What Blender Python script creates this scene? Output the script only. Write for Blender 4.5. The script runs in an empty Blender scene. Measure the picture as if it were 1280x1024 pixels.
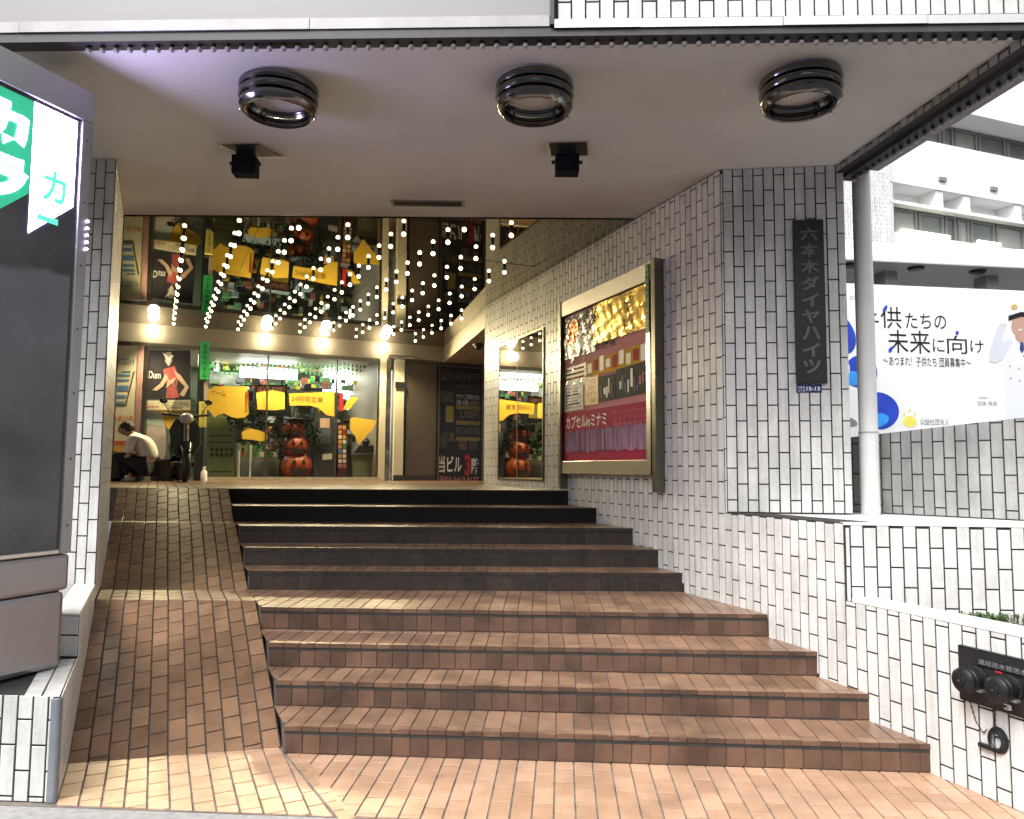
import bpy, bmesh, math, random
from mathutils import Matrix, Vector
from math import radians as RAD, sin, cos, pi, tan
random.seed(7)
S = bpy.context.scene
COL = S.collection
H_EYE = 1.57

# ------------------------------------------------------------------ camera
cd = bpy.data.cameras.new('camera'); cam = bpy.data.objects.new('camera', cd); COL.objects.link(cam)
cd.sensor_width = 36; cd.lens = 950 / 1280 * 36; cd.clip_end = 2000; cd.clip_start = .05
CAM = Matrix.Translation((0, 0, H_EYE)) @ Matrix.Rotation(RAD(94.5), 4, 'X') @ Matrix.Rotation(RAD(.4), 4, 'Z')
cam.matrix_world = CAM
S.camera = cam
# ------------------------------------------------------------------ sky, sun, exposure
w = bpy.data.worlds.new('World'); S.world = w; w.use_nodes = True
nt = w.node_tree; bg = nt.nodes['Background']
sky = nt.nodes.new('ShaderNodeTexSky'); sky.sky_type = 'NISHITA'; sky.sun_disc = False
SUN_EL, SUN_AZ = 50, 215
sky.sun_elevation = RAD(SUN_EL); sky.sun_rotation = RAD(SUN_AZ); sky.dust_density = 4; sky.air_density = 1; sky.ozone_density = 1
hs = nt.nodes.new('ShaderNodeHueSaturation'); hs.inputs['Saturation'].default_value = .22
nt.links.new(sky.outputs[0], hs.inputs['Color']); nt.links.new(hs.outputs[0], bg.inputs[0]); bg.inputs[1].default_value = .15
sd = bpy.data.lights.new('sun', 'SUN'); sd.energy = 1.3; sd.angle = RAD(25); sd.color = (1, .98, .95)
sun = bpy.data.objects.new('sun', sd); COL.objects.link(sun)
_el, _az = RAD(SUN_EL), RAD(SUN_AZ)
sdir = Vector((sin(_az) * cos(_el), cos(_az) * cos(_el), sin(_el)))
sun.rotation_euler = sdir.to_track_quat('Z', 'Y').to_euler(); sun.location = (0, -8, 12)
S.view_settings.view_transform = 'Standard'; S.view_settings.look = 'None'
S.view_settings.gamma = 1; S.view_settings.exposure = 1.22; S.view_settings.use_curve_mapping = False
S.cycles.max_bounces = 7; S.cycles.diffuse_bounces = 4; S.cycles.glossy_bounces = 5; S.cycles.transmission_bounces = 6
S.cycles.use_denoising = True; S.cycles.sample_clamp_indirect = 6; S.cycles.caustics_reflective = False; S.cycles.caustics_refractive = False

# ------------------------------------------------------------------ geometry frame
CI = CAM.inverted()
def proj(p):
    q = CI @ Vector(p)
    if q.z > -.05: return None
    return (640 + 950 * q.x / -q.z, 512 - 950 * q.y / -q.z)
def ray(u, v):
    return (CAM.to_3x3() @ Vector(((u - 640) / 950, -(v - 512) / 950, -1))).normalized()
def at_z(u, v, z):
    d = ray(u, v); t = (z - H_EYE) / d.z; return Vector((0, 0, H_EYE)) + d * t
def at_y(u, v, y):
    d = ray(u, v); return Vector((0, 0, H_EYE)) + d * (y / d.y)
class Frame:
    def __init__(s, o, U, V=(0, 0, 1)):
        s.o = Vector(o); s.U = Vector(U).normalized(); s.V = Vector(V).normalized(); s.N = s.U.cross(s.V).normalized()
    def p(s, a, b, n=0): return s.o + s.U * a + s.V * b + s.N * n
    def M(s, a=0, b=0, n=0):
        m = Matrix((s.U, s.V, s.N)).transposed().to_4x4(); m.translation = s.p(a, b, n); return m
    def px(s, u, v, n=0):
        d = ray(u, v); o = Vector((0, 0, H_EYE)); q = s.p(0, 0, n)
        t = (q - o).dot(s.N) / d.dot(s.N); r = o + d * t - s.o
        return (r.dot(s.U), r.dot(s.V))
def vframe(p0, p1):
    return Frame((p0[0], p0[1], 0), (p1[0] - p0[0], p1[1] - p0[1], 0))
AD = Vector((-.4226, .9063, 0)); BD = Vector((.9063, .4226, 0))     # hall axis and its cross direction
def wx(y): return 3.8416 - .397 * y        # stair wall, x at a depth
def lx(y): return -2.12 - .4663 * (y - 3.69)  # left wall, x at a depth
SOF, MIR, TOP = 3.88, 3.87, 1.35

# ------------------------------------------------------------------ materials
MATS = {}
def nodes(name):
    m = bpy.data.materials.new(name); m.use_nodes = True; return m, m.node_tree, m.node_tree.nodes['Principled BSDF']
def mat(name, col, rough=.6, metal=0., var=.08, scale=12., bump=0., emit=None, es=1., spec=None, bscale=None, stretch=None):
    if name in MATS: return MATS[name]
    m, t, b = nodes(name)
    b.inputs['Roughness'].default_value = rough; b.inputs['Metallic'].default_value = metal
    if spec is not None: b.inputs['Specular IOR Level'].default_value = spec
    tc = t.nodes.new('ShaderNodeTexCoord'); src = tc.outputs['Object']
    if stretch:
        mp = t.nodes.new('ShaderNodeMapping'); mp.inputs['Scale'].default_value = stretch; t.links.new(src, mp.inputs[0]); src = mp.outputs[0]
    n = t.nodes.new('ShaderNodeTexNoise'); n.inputs['Scale'].default_value = scale; n.inputs['Detail'].default_value = 6
    t.links.new(src, n.inputs['Vector'])
    mr = t.nodes.new('ShaderNodeMapRange'); mr.inputs[1].default_value = .3; mr.inputs[2].default_value = .7
    mr.inputs[3].default_value = 1 - var; mr.inputs[4].default_value = 1 + var
    t.links.new(n.outputs[0], mr.inputs[0])
    mx = t.nodes.new('ShaderNodeVectorMath'); mx.operation = 'SCALE'; mx.inputs[0].default_value = col[:3]
    t.links.new(mr.outputs[0], mx.inputs['Scale']); t.links.new(mx.outputs[0], b.inputs['Base Color'])
    rr = t.nodes.new('ShaderNodeMapRange'); rr.inputs[3].default_value = max(0, rough - .07); rr.inputs[4].default_value = min(1, rough + .07)
    if rough > .06 and not (metal == 1 and var < .05): t.links.new(n.outputs[0], rr.inputs[0]); t.links.new(rr.outputs[0], b.inputs['Roughness'])
    if bump:
        n2 = t.nodes.new('ShaderNodeTexNoise'); n2.inputs['Scale'].default_value = bscale or scale * 8; n2.inputs['Detail'].default_value = 4
        t.links.new(src, n2.inputs['Vector'])
        bp = t.nodes.new('ShaderNodeBump'); bp.inputs['Strength'].default_value = bump; bp.inputs['Distance'].default_value = .01
        t.links.new(n2.outputs[0], bp.inputs['Height']); t.links.new(bp.outputs[0], b.inputs['Normal'])
    if emit:
        b.inputs['Emission Color'].default_value = (*emit, 1); b.inputs['Emission Strength'].default_value = es
    MATS[name] = m; return m
def tile_mat(name, c1, c2, rough, var=.06, dirt=.25, spec=.5, streak=0):
    """glazed tile: each piece takes its own tone, with faint soiling"""
    m, t, b = nodes(name)
    oi = t.nodes.new('ShaderNodeObjectInfo'); ge = t.nodes.new('ShaderNodeNewGeometry')
    ad = t.nodes.new('ShaderNodeMath'); ad.operation = 'ADD'; t.links.new(oi.outputs['Random'], ad.inputs[0]); t.links.new(ge.outputs['Random Per Island'], ad.inputs[1])
    fr = t.nodes.new('ShaderNodeMath'); fr.operation = 'FRACT'; t.links.new(ad.outputs[0], fr.inputs[0])
    mx = t.nodes.new('ShaderNodeMix'); mx.data_type = 'RGBA'; mx.inputs[6].default_value = (*c1, 1); mx.inputs[7].default_value = (*c2, 1)
    t.links.new(fr.outputs[0], mx.inputs[0])
    n = t.nodes.new('ShaderNodeTexNoise'); n.inputs['Scale'].default_value = 3.5; n.inputs['Detail'].default_value = 8; n.inputs['Roughness'].default_value = .65
    t.links.new(ge.outputs['Position'], n.inputs['Vector'])
    mr = t.nodes.new('ShaderNodeMapRange'); mr.inputs[1].default_value = .35; mr.inputs[2].default_value = .68; mr.inputs[3].default_value = 1 - dirt; mr.inputs[4].default_value = 1.04
    t.links.new(n.outputs[0], mr.inputs[0])
    n3 = t.nodes.new('ShaderNodeTexNoise'); n3.inputs['Scale'].default_value = 60; n3.inputs['Detail'].default_value = 4; t.links.new(ge.outputs['Position'], n3.inputs['Vector'])
    m3 = t.nodes.new('ShaderNodeMapRange'); m3.inputs[1].default_value = .3; m3.inputs[2].default_value = .7; m3.inputs[3].default_value = 1 - var; m3.inputs[4].default_value = 1 + var
    t.links.new(n3.outputs[0], m3.inputs[0])
    mm = t.nodes.new('ShaderNodeMath'); mm.operation = 'MULTIPLY'; t.links.new(mr.outputs[0], mm.inputs[0]); t.links.new(m3.outputs[0], mm.inputs[1])
    if streak:      # rain streaks running down the face
        mp = t.nodes.new('ShaderNodeMapping'); mp.inputs['Scale'].default_value = (9, 9, .55); t.links.new(ge.outputs['Position'], mp.inputs[0])
        n4 = t.nodes.new('ShaderNodeTexNoise'); n4.inputs['Scale'].default_value = 1.3; n4.inputs['Detail'].default_value = 7; n4.inputs['Roughness'].default_value = .7; t.links.new(mp.outputs[0], n4.inputs['Vector'])
        m4 = t.nodes.new('ShaderNodeMapRange'); m4.inputs[1].default_value = .42; m4.inputs[2].default_value = .66; m4.inputs[3].default_value = 1; m4.inputs[4].default_value = 1 - streak; t.links.new(n4.outputs[0], m4.inputs[0])
        m5 = t.nodes.new('ShaderNodeMath'); m5.operation = 'MULTIPLY'; t.links.new(mm.outputs[0], m5.inputs[0]); t.links.new(m4.outputs[0], m5.inputs[1]); mm = m5
    sc = t.nodes.new('ShaderNodeVectorMath'); sc.operation = 'SCALE'; t.links.new(mx.outputs[2], sc.inputs[0]); t.links.new(mm.outputs[0], sc.inputs['Scale'])
    t.links.new(sc.outputs[0], b.inputs['Base Color'])
    r2 = t.nodes.new('ShaderNodeMapRange'); r2.inputs[3].default_value = rough + .12; r2.inputs[4].default_value = max(.03, rough - .08)
    t.links.new(n.outputs[0], r2.inputs[0]); t.links.new(r2.outputs[0], b.inputs['Roughness'])
    bp = t.nodes.new('ShaderNodeBump'); bp.inputs['Strength'].default_value = .12; bp.inputs['Distance'].default_value = .004
    t.links.new(n3.outputs[0], bp.inputs['Height']); t.links.new(bp.outputs[0], b.inputs['Normal'])
    b.inputs['Specular IOR Level'].default_value = spec
    MATS[name] = m; return m
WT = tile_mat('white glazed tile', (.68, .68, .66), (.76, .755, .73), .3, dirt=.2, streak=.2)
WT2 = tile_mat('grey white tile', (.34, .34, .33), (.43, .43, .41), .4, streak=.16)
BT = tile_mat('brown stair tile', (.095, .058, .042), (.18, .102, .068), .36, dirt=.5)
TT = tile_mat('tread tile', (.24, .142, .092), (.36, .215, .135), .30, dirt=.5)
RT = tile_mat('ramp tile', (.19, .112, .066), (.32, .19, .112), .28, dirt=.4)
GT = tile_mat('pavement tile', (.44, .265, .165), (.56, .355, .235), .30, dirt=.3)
DT = tile_mat('darker riser tile', (.035, .027, .023), (.055, .040, .033), .4, dirt=.5)  # darker tone for risers and nosings above the landing
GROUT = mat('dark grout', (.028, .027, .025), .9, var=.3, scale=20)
PGROUT = mat('pale floor grout', (.17, .15, .125), .9, var=.4, scale=14)
FGROUT = mat('floor grout', (.075, .062, .05), .9, var=.3, scale=20)
LGROUT = mat('stair mortar', (.10, .085, .075), .85, var=.3, scale=18)
PLASTER = mat('canopy plaster', (.61, .605, .575), .8, var=.09, scale=1.1, bump=.35, bscale=140)
PANEL = mat('smooth white panel', (.25, .24, .25), .45, var=.04, scale=2)
STEEL = mat('brushed steel', (.66, .65, .62), .27, 1, var=.02, scale=3)
KSTEEL = mat('kiosk steel', (.40, .385, .39), .42, .85, var=.08, scale=3)
DSTEEL = mat('dark bronze steel', (.16, .145, .12), .35, .9, var=.1)
CHROME = mat('dark chrome', (.17, .165, .16), .16, 1, var=.1)
BLACK = mat('black paint', (.012, .012, .014), .5, var=.2)
NEAR_BLACK = mat('near black riser', (.010, .009, .008), .65, var=.3, scale=9, spec=.2)  # near black tone for the two topmost risers
CHAN = mat('dark channel', (.05, .048, .05), .5, .3, var=.2)
MIRROR = mat('mirror glass', (.74, .72, .68), .015, 1, var=0)
MIRRORC = mat('smoked ceiling mirror', (.21, .20, .155), .02, 1, var=.02, scale=1.2)
CREAM = mat('cream paint', (.40, .345, .26), .5, var=.06, scale=4)
BROWNW = mat('brown wall', (.085, .068, .052), .55, var=.1, scale=3)
WHITEB = mat('white building paint', (.80, .80, .79), .7, var=.03, scale=1)
POLEM = mat('pole paint', (.78, .78, .77), .35, var=.06, scale=3)
CONC = mat('kerb concrete', (.30, .295, .29), .85, var=.18, scale=25, bump=.3)
ASPH = mat('asphalt', (.05, .05, .052), .9, var=.25, scale=60, bump=.4)
SOILM = mat('planter soil', (.16, .13, .10), .95, var=.4, scale=30, bump=.6)
LEAFM = mat('weed leaf', (.06, .10, .035), .6, var=.3, scale=30)
YEL = mat('yellow film', (.66, .44, .05), .45, var=.06)
YELG = mat('ochre poster', (.70, .50, .07), .65, spec=.12, var=.05)
RED = mat('red print', (.40, .02, .03), .4)
CRIM = mat('crimson print', (.42, .02, .07), .65, spec=.12, var=.12, scale=5)
PINK = mat('pink print', (.60, .24, .25), .65, spec=.12)
WHT = mat('white print', (.78, .77, .74), .5, var=.03)
CREAMP = mat('pale cream print', (.74, .70, .50), .5, var=.04)
BLUEP = mat('pale blue print', (.12, .25, .42), .5)
NAVY = mat('navy print', (.02, .035, .14), .45)
BLUE = mat('royal blue print', (.012, .045, .42), .45, var=.25, scale=3)
SKYB = mat('bright blue print', (.03, .30, .80), .45, var=.2, scale=3)
INK = mat('black ink', (.015, .015, .018), .65, spec=.12, var=.05)
GREYI = mat('grey ink', (.22, .22, .23), .65, spec=.12)
GREEN = mat('green sign', (.04, .30, .06), .45)
GLIT = mat('lit green film', (.05, .42, .10), .4, emit=(.05, .5, .12), es=.10)
SAGE = mat('sage notice board', (.20, .27, .14), .5, var=.12)
ORANGE = mat('orange plastic', (.33, .062, .018), .45, var=.1, scale=6)
SKIN = mat('skin', (.42, .24, .16), .5, var=.06)
HAIR = mat('black hair', (.012, .010, .009), .45, var=.4, scale=60, stretch=(1, 1, .3), bump=.6)
SHIRT = mat('white shirt cloth', (.72, .71, .62), .85, var=.05, scale=6, bump=.25, bscale=25)
TROUS = mat('dark trousers cloth', (.012, .012, .014), .9, var=.3)
GOLDF = mat('gold foil', (.55, .40, .12), .2, 1, var=.6, scale=4, bump=.6, bscale=6, stretch=(1, 1, .35))
DARKF = mat('dark poster film', (.07, .055, .045), .2, var=.6, scale=9, bump=.6, bscale=10)
GLASS_D = mat('black gloss glass', (.085, .086, .094), .07, var=.45, scale=1.6, bump=.30, bscale=1.8, spec=.5)
LED_W = mat('led white', (.8, .8, .8), .5, emit=(.62, .52, 1.0), es=17)
LED_G = mat('led green', (.02, .3, .15), .5, emit=(.03, .42, .24), es=.42)
LED_GD = mat('led teal mark', (.02, .3, .2), .5, emit=(.08, .50, .38), es=.8)
BULB_ON = mat('lit bulb glass', (.9, .85, .7), .3, emit=(1, .80, .50), es=8)
BULB_OFF = mat('unlit bulb glass', (.30, .29, .28), .12, var=.05, spec=.9)
_t = BULB_ON.node_tree; _o = _t.nodes.new('ShaderNodeObjectInfo'); _m = _t.nodes.new('ShaderNodeMapRange'); _m.inputs[3].default_value = 3.5; _m.inputs[4].default_value = 8
_t.links.new(_o.outputs['Random'], _m.inputs[0]); _t.links.new(_m.outputs[0], _t.nodes['Principled BSDF'].inputs['Emission Strength'])
LAMP_ON = mat('flood lamp lens', (.9, .85, .7), .3, emit=(1, .88, .60), es=14)
SHOPL = mat('shop light panel', (.9, .9, .85), .4, emit=(.95, 1, .88), es=3.2)
def glass_mat():
    m, t, b = nodes('window glass')
    b.inputs['Base Color'].default_value = (.015, .018, .015, 1); b.inputs['Roughness'].default_value = .01
    b.inputs['Alpha'].default_value = .09; b.inputs['Specular IOR Level'].default_value = .8
    MATS['window glass'] = m; return m
GLASS = glass_mat()

# ------------------------------------------------------------------ object helpers
WMAT = {}
def wm(o): return WMAT.get(o.name, Matrix.Identity(4))
def tag(o, label=None, cat=None, group=None, kind=None):
    if label: o['label'] = label
    if cat: o['category'] = cat
    if group: o['group'] = group
    if kind: o['kind'] = kind
    return o
def thing(name, label, cat, loc=(0, 0, 0), group=None):
    o = bpy.data.objects.new(name, None); COL.objects.link(o); o.location = loc; o.empty_display_size = .1
    WMAT[o.name] = Matrix.Translation(loc); return tag(o, label, cat, group)
def put(o, parent=None, M=None):
    COL.objects.link(o); M = M or Matrix.Identity(4)
    if parent is not None:
        o.parent = parent; o.matrix_basis = wm(parent).inverted() @ M
    else: o.matrix_basis = M
    WMAT[o.name] = M; return o
class MB:
    def __init__(s): s.v = []; s.f = []; s.smooth = False
    def add(s, vs, fs):
        k = len(s.v); s.v += [tuple(x) for x in vs]; s.f += [tuple(i + k for i in f) for f in fs]; return s
    def obox(s, fr, a0, a1, b0, b1, n0, n1):
        vs = [fr.p(a, b, n) for n in (n0, n1) for b in (b0, b1) for a in (a0, a1)]
        return s.add(vs, [(0, 2, 3, 1), (4, 5, 7, 6), (0, 1, 5, 4), (2, 6, 7, 3), (0, 4, 6, 2), (1, 3, 7, 5)])
    def box(s, x0, x1, y0, y1, z0, z1):
        return s.obox(Frame((0, 0, 0), (1, 0, 0), (0, 1, 0)), x0, x1, y0, y1, z0, z1)
    def prism(s, pts, z0, z1):
        n = len(pts); zf0 = z0 if callable(z0) else (lambda x, y: z0); zf1 = z1 if callable(z1) else (lambda x, y: z1)
        vs = [(x, y, zf0(x, y)) for x, y in pts] + [(x, y, zf1(x, y)) for x, y in pts]
        ar = sum(pts[i][0] * pts[(i + 1) % n][1] - pts[(i + 1) % n][0] * pts[i][1] for i in range(n))
        fs = [tuple(range(n))[::-1], tuple(range(n, 2 * n))] + [(i, (i + 1) % n, n + (i + 1) % n, n + i) for i in range(n)]
        if ar < 0: fs = [f[::-1] for f in fs]
        return s.add(vs, fs)
    def fprism(s, fr, pts, n0, n1):
        n = len(pts); vs = [fr.p(a, b, n0) for a, b in pts] + [fr.p(a, b, n1) for a, b in pts]
        ar = sum(pts[i][0] * pts[(i + 1) % n][1] - pts[(i + 1) % n][0] * pts[i][1] for i in range(n))
        fs = [tuple(range(n))[::-1], tuple(range(n, 2 * n))] + [(i, (i + 1) % n, n + (i + 1) % n, n + i) for i in range(n)]
        if ar < 0: fs = [f[::-1] for f in fs]
        return s.add(vs, fs)
    def tube(s, pts, r, seg=8, cap=True):
        pts = [Vector(p) for p in pts]; rs = r if isinstance(r, (list, tuple)) else [r] * len(pts); k = len(s.v); vs = []; fs = []
        up = Vector((0, 0, 1)); d0 = (pts[1] - pts[0]).normalized()
        x = d0.orthogonal().normalized() if abs(d0.z) > .95 else d0.cross(up).normalized()
        for i, p in enumerate(pts):
            d = (pts[min(i + 1, len(pts) - 1)] - pts[max(i - 1, 0)]).normalized()
            x = (x - d * x.dot(d)).normalized(); y = d.cross(x)
            vs += [p + (x * cos(2 * pi * j / seg) + y * sin(2 * pi * j / seg)) * rs[i] for j in range(seg)]
        for i in range(len(pts) - 1):
            for j in range(seg):
                a, b = i * seg + j, i * seg + (j + 1) % seg; fs.append((a, b, b + seg, a + seg))
        if cap: fs += [tuple(range(seg))[::-1], tuple(range((len(pts) - 1) * seg, len(pts) * seg))]
        s.smooth = True
        return s.add(vs, fs)
    def lathe(s, M, prof, seg=24, closed=False):
        vs = []; fs = []; n = len(prof)
        for j in range(seg):
            a = 2 * pi * j / seg
            vs += [M @ Vector((r * cos(a), r * sin(a), z)) for r, z in prof]
        for j in range(seg):
            for i in range(n if closed else n - 1):
                i2 = (i + 1) % n; j2 = (j + 1) % seg; fs.append((j * n + i, j2 * n + i, j2 * n + i2, j * n + i2))
        s.smooth = True
        return s.add(vs, fs)
    def ball(s, c, r, seg=12, sc=(1, 1, 1)):
        pr = [(r * sin(pi * i / (seg // 2)) * 1, -r * cos(pi * i / (seg // 2))) for i in range(seg // 2 + 1)]
        return s.lathe(Matrix.Translation(c) @ Matrix.Diagonal((*sc, 1)), pr, seg)
    def torus(s, M, R, r, seg=24, ts=8):
        return s.lathe(M, [(R + r * cos(2 * pi * i / ts), r * sin(2 * pi * i / ts)) for i in range(ts)], seg, True)
    def mesh(s, name, m):
        me = bpy.data.meshes.new(name); me.from_pydata(s.v, [], s.f)
        bm = bmesh.new(); bm.from_mesh(me)
        if s.smooth: bmesh.ops.recalc_face_normals(bm, faces=bm.faces[:])
        bm.to_mesh(me); bm.free()
        if m: me.materials.append(m)
        if s.smooth:
            me.polygons.foreach_set('use_smooth', [True] * len(me.polygons))
            try: me.set_sharp_from_angle(angle=RAD(38))
            except Exception: pass
        return me
    def build(s, name, m, parent=None, bevel=0, kind=None):
        o = bpy.data.objects.new(name, s.mesh(name, m)); put(o, parent)
        if bevel:
            md = o.modifiers.new('bevel', 'BEVEL'); md.width = bevel; md.segments = 2; md.limit_method = 'ANGLE'; md.angle_limit = RAD(40)
        if kind: o['kind'] = kind
        return o
def flat(name, fr, pts, m, parent, n0=.002, th=.0015):
    return MB().fprism(fr, pts, n0, n0 + th).build(name, m, parent)
def pxflat(name, fr, pts, m, parent, n0=.002, th=.0015, n=0):
    return flat(name, fr, [fr.px(u, v, n) for u, v in pts], m, parent, n0, th)
def rectpts(a0, b0, a1, b1): return [(a0, b0), (a1, b0), (a1, b1), (a0, b1)]
def lettering(txt, fr, a0, b0, a1, b1, m, parent, n0=.004, th=.0015, name='lettering', weight=0, keep=False):
    """set a line of type into the box a0..a1 x b0..b1 of a frame"""
    cu = bpy.data.curves.new(name, 'FONT'); cu.body = txt; cu.size = 1; cu.extrude = 0; cu.resolution_u = 3; cu.offset = weight
    t = bpy.data.objects.new('tmp', cu); COL.objects.link(t)
    dg = bpy.context.evaluated_depsgraph_get(); me = bpy.data.meshes.new_from_object(t.evaluated_get(dg))
    bpy.data.objects.remove(t); bpy.data.curves.remove(cu)
    if len(me.vertices) == 0: return None
    xs = [v.co.x for v in me.vertices]; ys = [v.co.y for v in me.vertices]
    x0, x1, y0, y1 = min(xs), max(xs), min(ys), max(ys)
    sx = (a1 - a0) / max(x1 - x0, 1e-6); sy = (b1 - b0) / max(y1 - y0, 1e-6)
    if keep: sx = sy = min(sx, sy)
    for v in me.vertices: v.co = (a0 + (v.co.x - x0) * sx, b0 + (v.co.y - y0) * sy, n0 + th)
    me.materials.clear(); me.materials.append(m); me.name = name
    o = bpy.data.objects.new(name, me); return put(o, parent, fr.M())
def vlettering(txt, fr, a0, b0, a1, b1, m, parent, name='lettering', **k):
    """one character per cell, downwards, joined into a single part"""
    n = len(txt); h = (b1 - b0) / n; obs = []
    for i, c in enumerate(txt):
        z1 = b1 - i * h
        if c in 'ー': obs.append(lettering('l', fr, (a0 + a1) / 2 - .006, z1 - h * .85, (a0 + a1) / 2 + .006, z1 - h * .1, m, None, **k)); continue
        obs.append(lettering(c, fr, a0, z1 - h * .9, a1, z1 - h * .08, m, None, **k))
    bm = bmesh.new()
    for o in obs:
        if o: bm.from_mesh(o.data)
    me = bpy.data.meshes.new(name); bm.to_mesh(me); bm.free(); me.materials.append(m)
    for o in obs:
        if o: bpy.data.objects.remove(o)
    return put(bpy.data.objects.new(name, me), parent, fr.M())

# ------------------------------------------------------------------ tiles
def clip(poly, region):
    """Sutherland-Hodgman against a convex counter-clockwise region"""
    for i in range(len(region)):
        if not poly: return []
        ax, ay = region[i]; bx, by = region[(i + 1) % len(region)]
        out = []
        sd = lambda p: (bx - ax) * (p[1] - ay) - (by - ay) * (p[0] - ax)
        for j in range(len(poly)):
            p, q = poly[j], poly[(j + 1) % len(poly)]; sp, sq = sd(p), sd(q)
            if sp >= -1e-7: out.append(p)
            if (sp > 1e-7 and sq < -1e-7) or (sp < -1e-7 and sq > 1e-7):
                k = sp / (sp - sq); out.append((p[0] + (q[0] - p[0]) * k, p[1] + (q[1] - p[1]) * k))
        poly = out
    return poly
def area(p): return sum(p[i][0] * p[(i + 1) % len(p)][1] - p[(i + 1) % len(p)][0] * p[i][1] for i in range(len(p))) / 2
TM = {}
def tile_geo(poly, th, ch=.0015):
    n = len(poly); A = area(poly)
    cx = sum(p[0] for p in poly) / n; cy = sum(p[1] for p in poly) / n
    ins = []
    for x, y in poly:
        dx, dy = cx - x, cy - y; l = math.hypot(dx, dy) or 1; ins.append((x + dx / l * ch * 1.4, y + dy / l * ch * 1.4))
    vs = [(x, y, 0) for x, y in poly] + [(x, y, th - ch) for x, y in poly] + [(x, y, th) for x, y in ins]
    fs = [tuple(range(2 * n, 3 * n))]
    for i in range(n):
        j = (i + 1) % n; fs += [(i, j, n + j, n + i), (n + i, n + j, 2 * n + j, 2 * n + i)]
    return vs, fs
class Tiles:
    def __init__(s, parent, m, th=.006, name='tile'): s.p = parent; s.m = m; s.th = th; s.L = []; s.name = name
    def add(s, M, poly, m=None):
        if len(poly) < 3: return
        A = area(poly)
        if abs(A) < 1.2e-4: return
        if A < 0: poly = poly[::-1]
        cx = sum(p[0] for p in poly) / len(poly); cy = sum(p[1] for p in poly) / len(poly)
        c = M @ Vector((cx, cy, 0)); q = proj(c)
        if q is None or q[0] < -220 or q[0] > 1500 or q[1] < -220 or q[1] > 1240: return
        N = (M.to_3x3() @ Vector((0, 0, 1))); v = Vector((0, 0, H_EYE)) - c
        f = N.dot(v) / v.length
        pa = abs(A) * 950 ** 2 / v.length_squared * max(f, .02)
        if q[0] < -20 or q[0] > 1300 or q[1] < -20 or q[1] > 1044: pa *= .2
        s.L.append((pa, M @ Matrix.Translation((cx, cy, 0)), [(round(x - cx, 5), round(y - cy, 5)) for x, y in poly], m or s.m))
    def emit(s, limit=298, minpx=45):
        s.L.sort(key=lambda t: -t[0]); rest = {}
        for i, (pa, M, poly, m) in enumerate(s.L):
            if i < limit and pa > minpx:
                key = (tuple(poly), s.th, m.name)
                if key not in TM:
                    vs, fs = tile_geo(poly, s.th); b = MB(); b.add(vs, fs); TM[key] = b.mesh('tile', m)
                jx = Matrix.Rotation(random.gauss(0, .0035), 4, 'X') @ Matrix.Rotation(random.gauss(0, .006), 4, 'Y') @ Matrix.Translation((0, 0, random.uniform(-.0006, .0006)))
                put(bpy.data.objects.new(s.name, TM[key]), s.p, M @ jx)
            else:
                b = rest.setdefault(m.name, (MB(), m))[0]; vs, fs = tile_geo(poly, s.th); b.add([M @ Vector(v) for v in vs], fs)
        for b, m in rest.values():
            b.build('small_tiles' if s.name == 'tile' else s.name + '_run', m, s.p, kind='stuff')
def wall_tiles(T, fr, a0, a1, b0, b1, pw=.0758, ph=.235, j=.0098, flip=0, skip=None, top=None, start=None, n0=0, region=None):
    """upright tiles in half bond, hung from the top edge"""
    top = b1 if top is None else top; start = a0 if start is None else start
    i = math.floor((a0 - start) / pw)
    while start + i * pw < a1 - .004:
        x0, x1 = max(a0, start + i * pw + j / 2), min(a1, start + (i + 1) * pw - j / 2)
        off = ph / 2 if (i + flip) % 2 else 0
        k = -1
        while True:
            t1 = top - k * ph + off; t0 = t1 - ph + j; k += 1
            if t1 <= b0: break
            y1, y0 = min(t1, b1), max(t0, b0)
            if y1 - y0 < .012 or x1 - x0 < .01: continue
            if skip and skip((x0 + x1) / 2, y0, y1): continue
            poly = [(x0, y0), (x1, y0), (x1, y1), (x0, y1)]
            if region: poly = clip(poly, region)
            T.add(fr.M(0, 0, n0), poly)
        i += 1
def floor_tiles(T, frame_fn, region, a0, a1, b0, b1, pw, ph, j=.008, half=True):
    """grid in (a,b) plan coordinates clipped by a convex region; frame_fn(a,b) -> matrix whose origin is that point"""
    i = 0; x = a0
    while x < a1:
        y = b0 - (ph / 2 if (half and i % 2) else 0)
        while y < b1:
            poly = clip([(x + j / 2, y + j / 2), (x + pw - j / 2, y + j / 2), (x + pw - j / 2, y + ph - j / 2), (x + j / 2, y + ph - j / 2)], region)
            if poly and abs(area(poly)) > 3e-4:
                cx = sum(p[0] for p in poly) / len(poly); cy = sum(p[1] for p in poly) / len(poly)
                M, kb = frame_fn(cx, cy)
                T.add(M, [(px - cx, (py - cy) * kb) for px, py in poly])
            y += ph
        x += pw; i += 1
def to_ab(x, y): return (x * BD.x + y * BD.y, x * AD.x + y * AD.y)
def from_ab(b, a): return (b * BD.x + a * AD.x, b * BD.y + a * AD.y)

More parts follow.
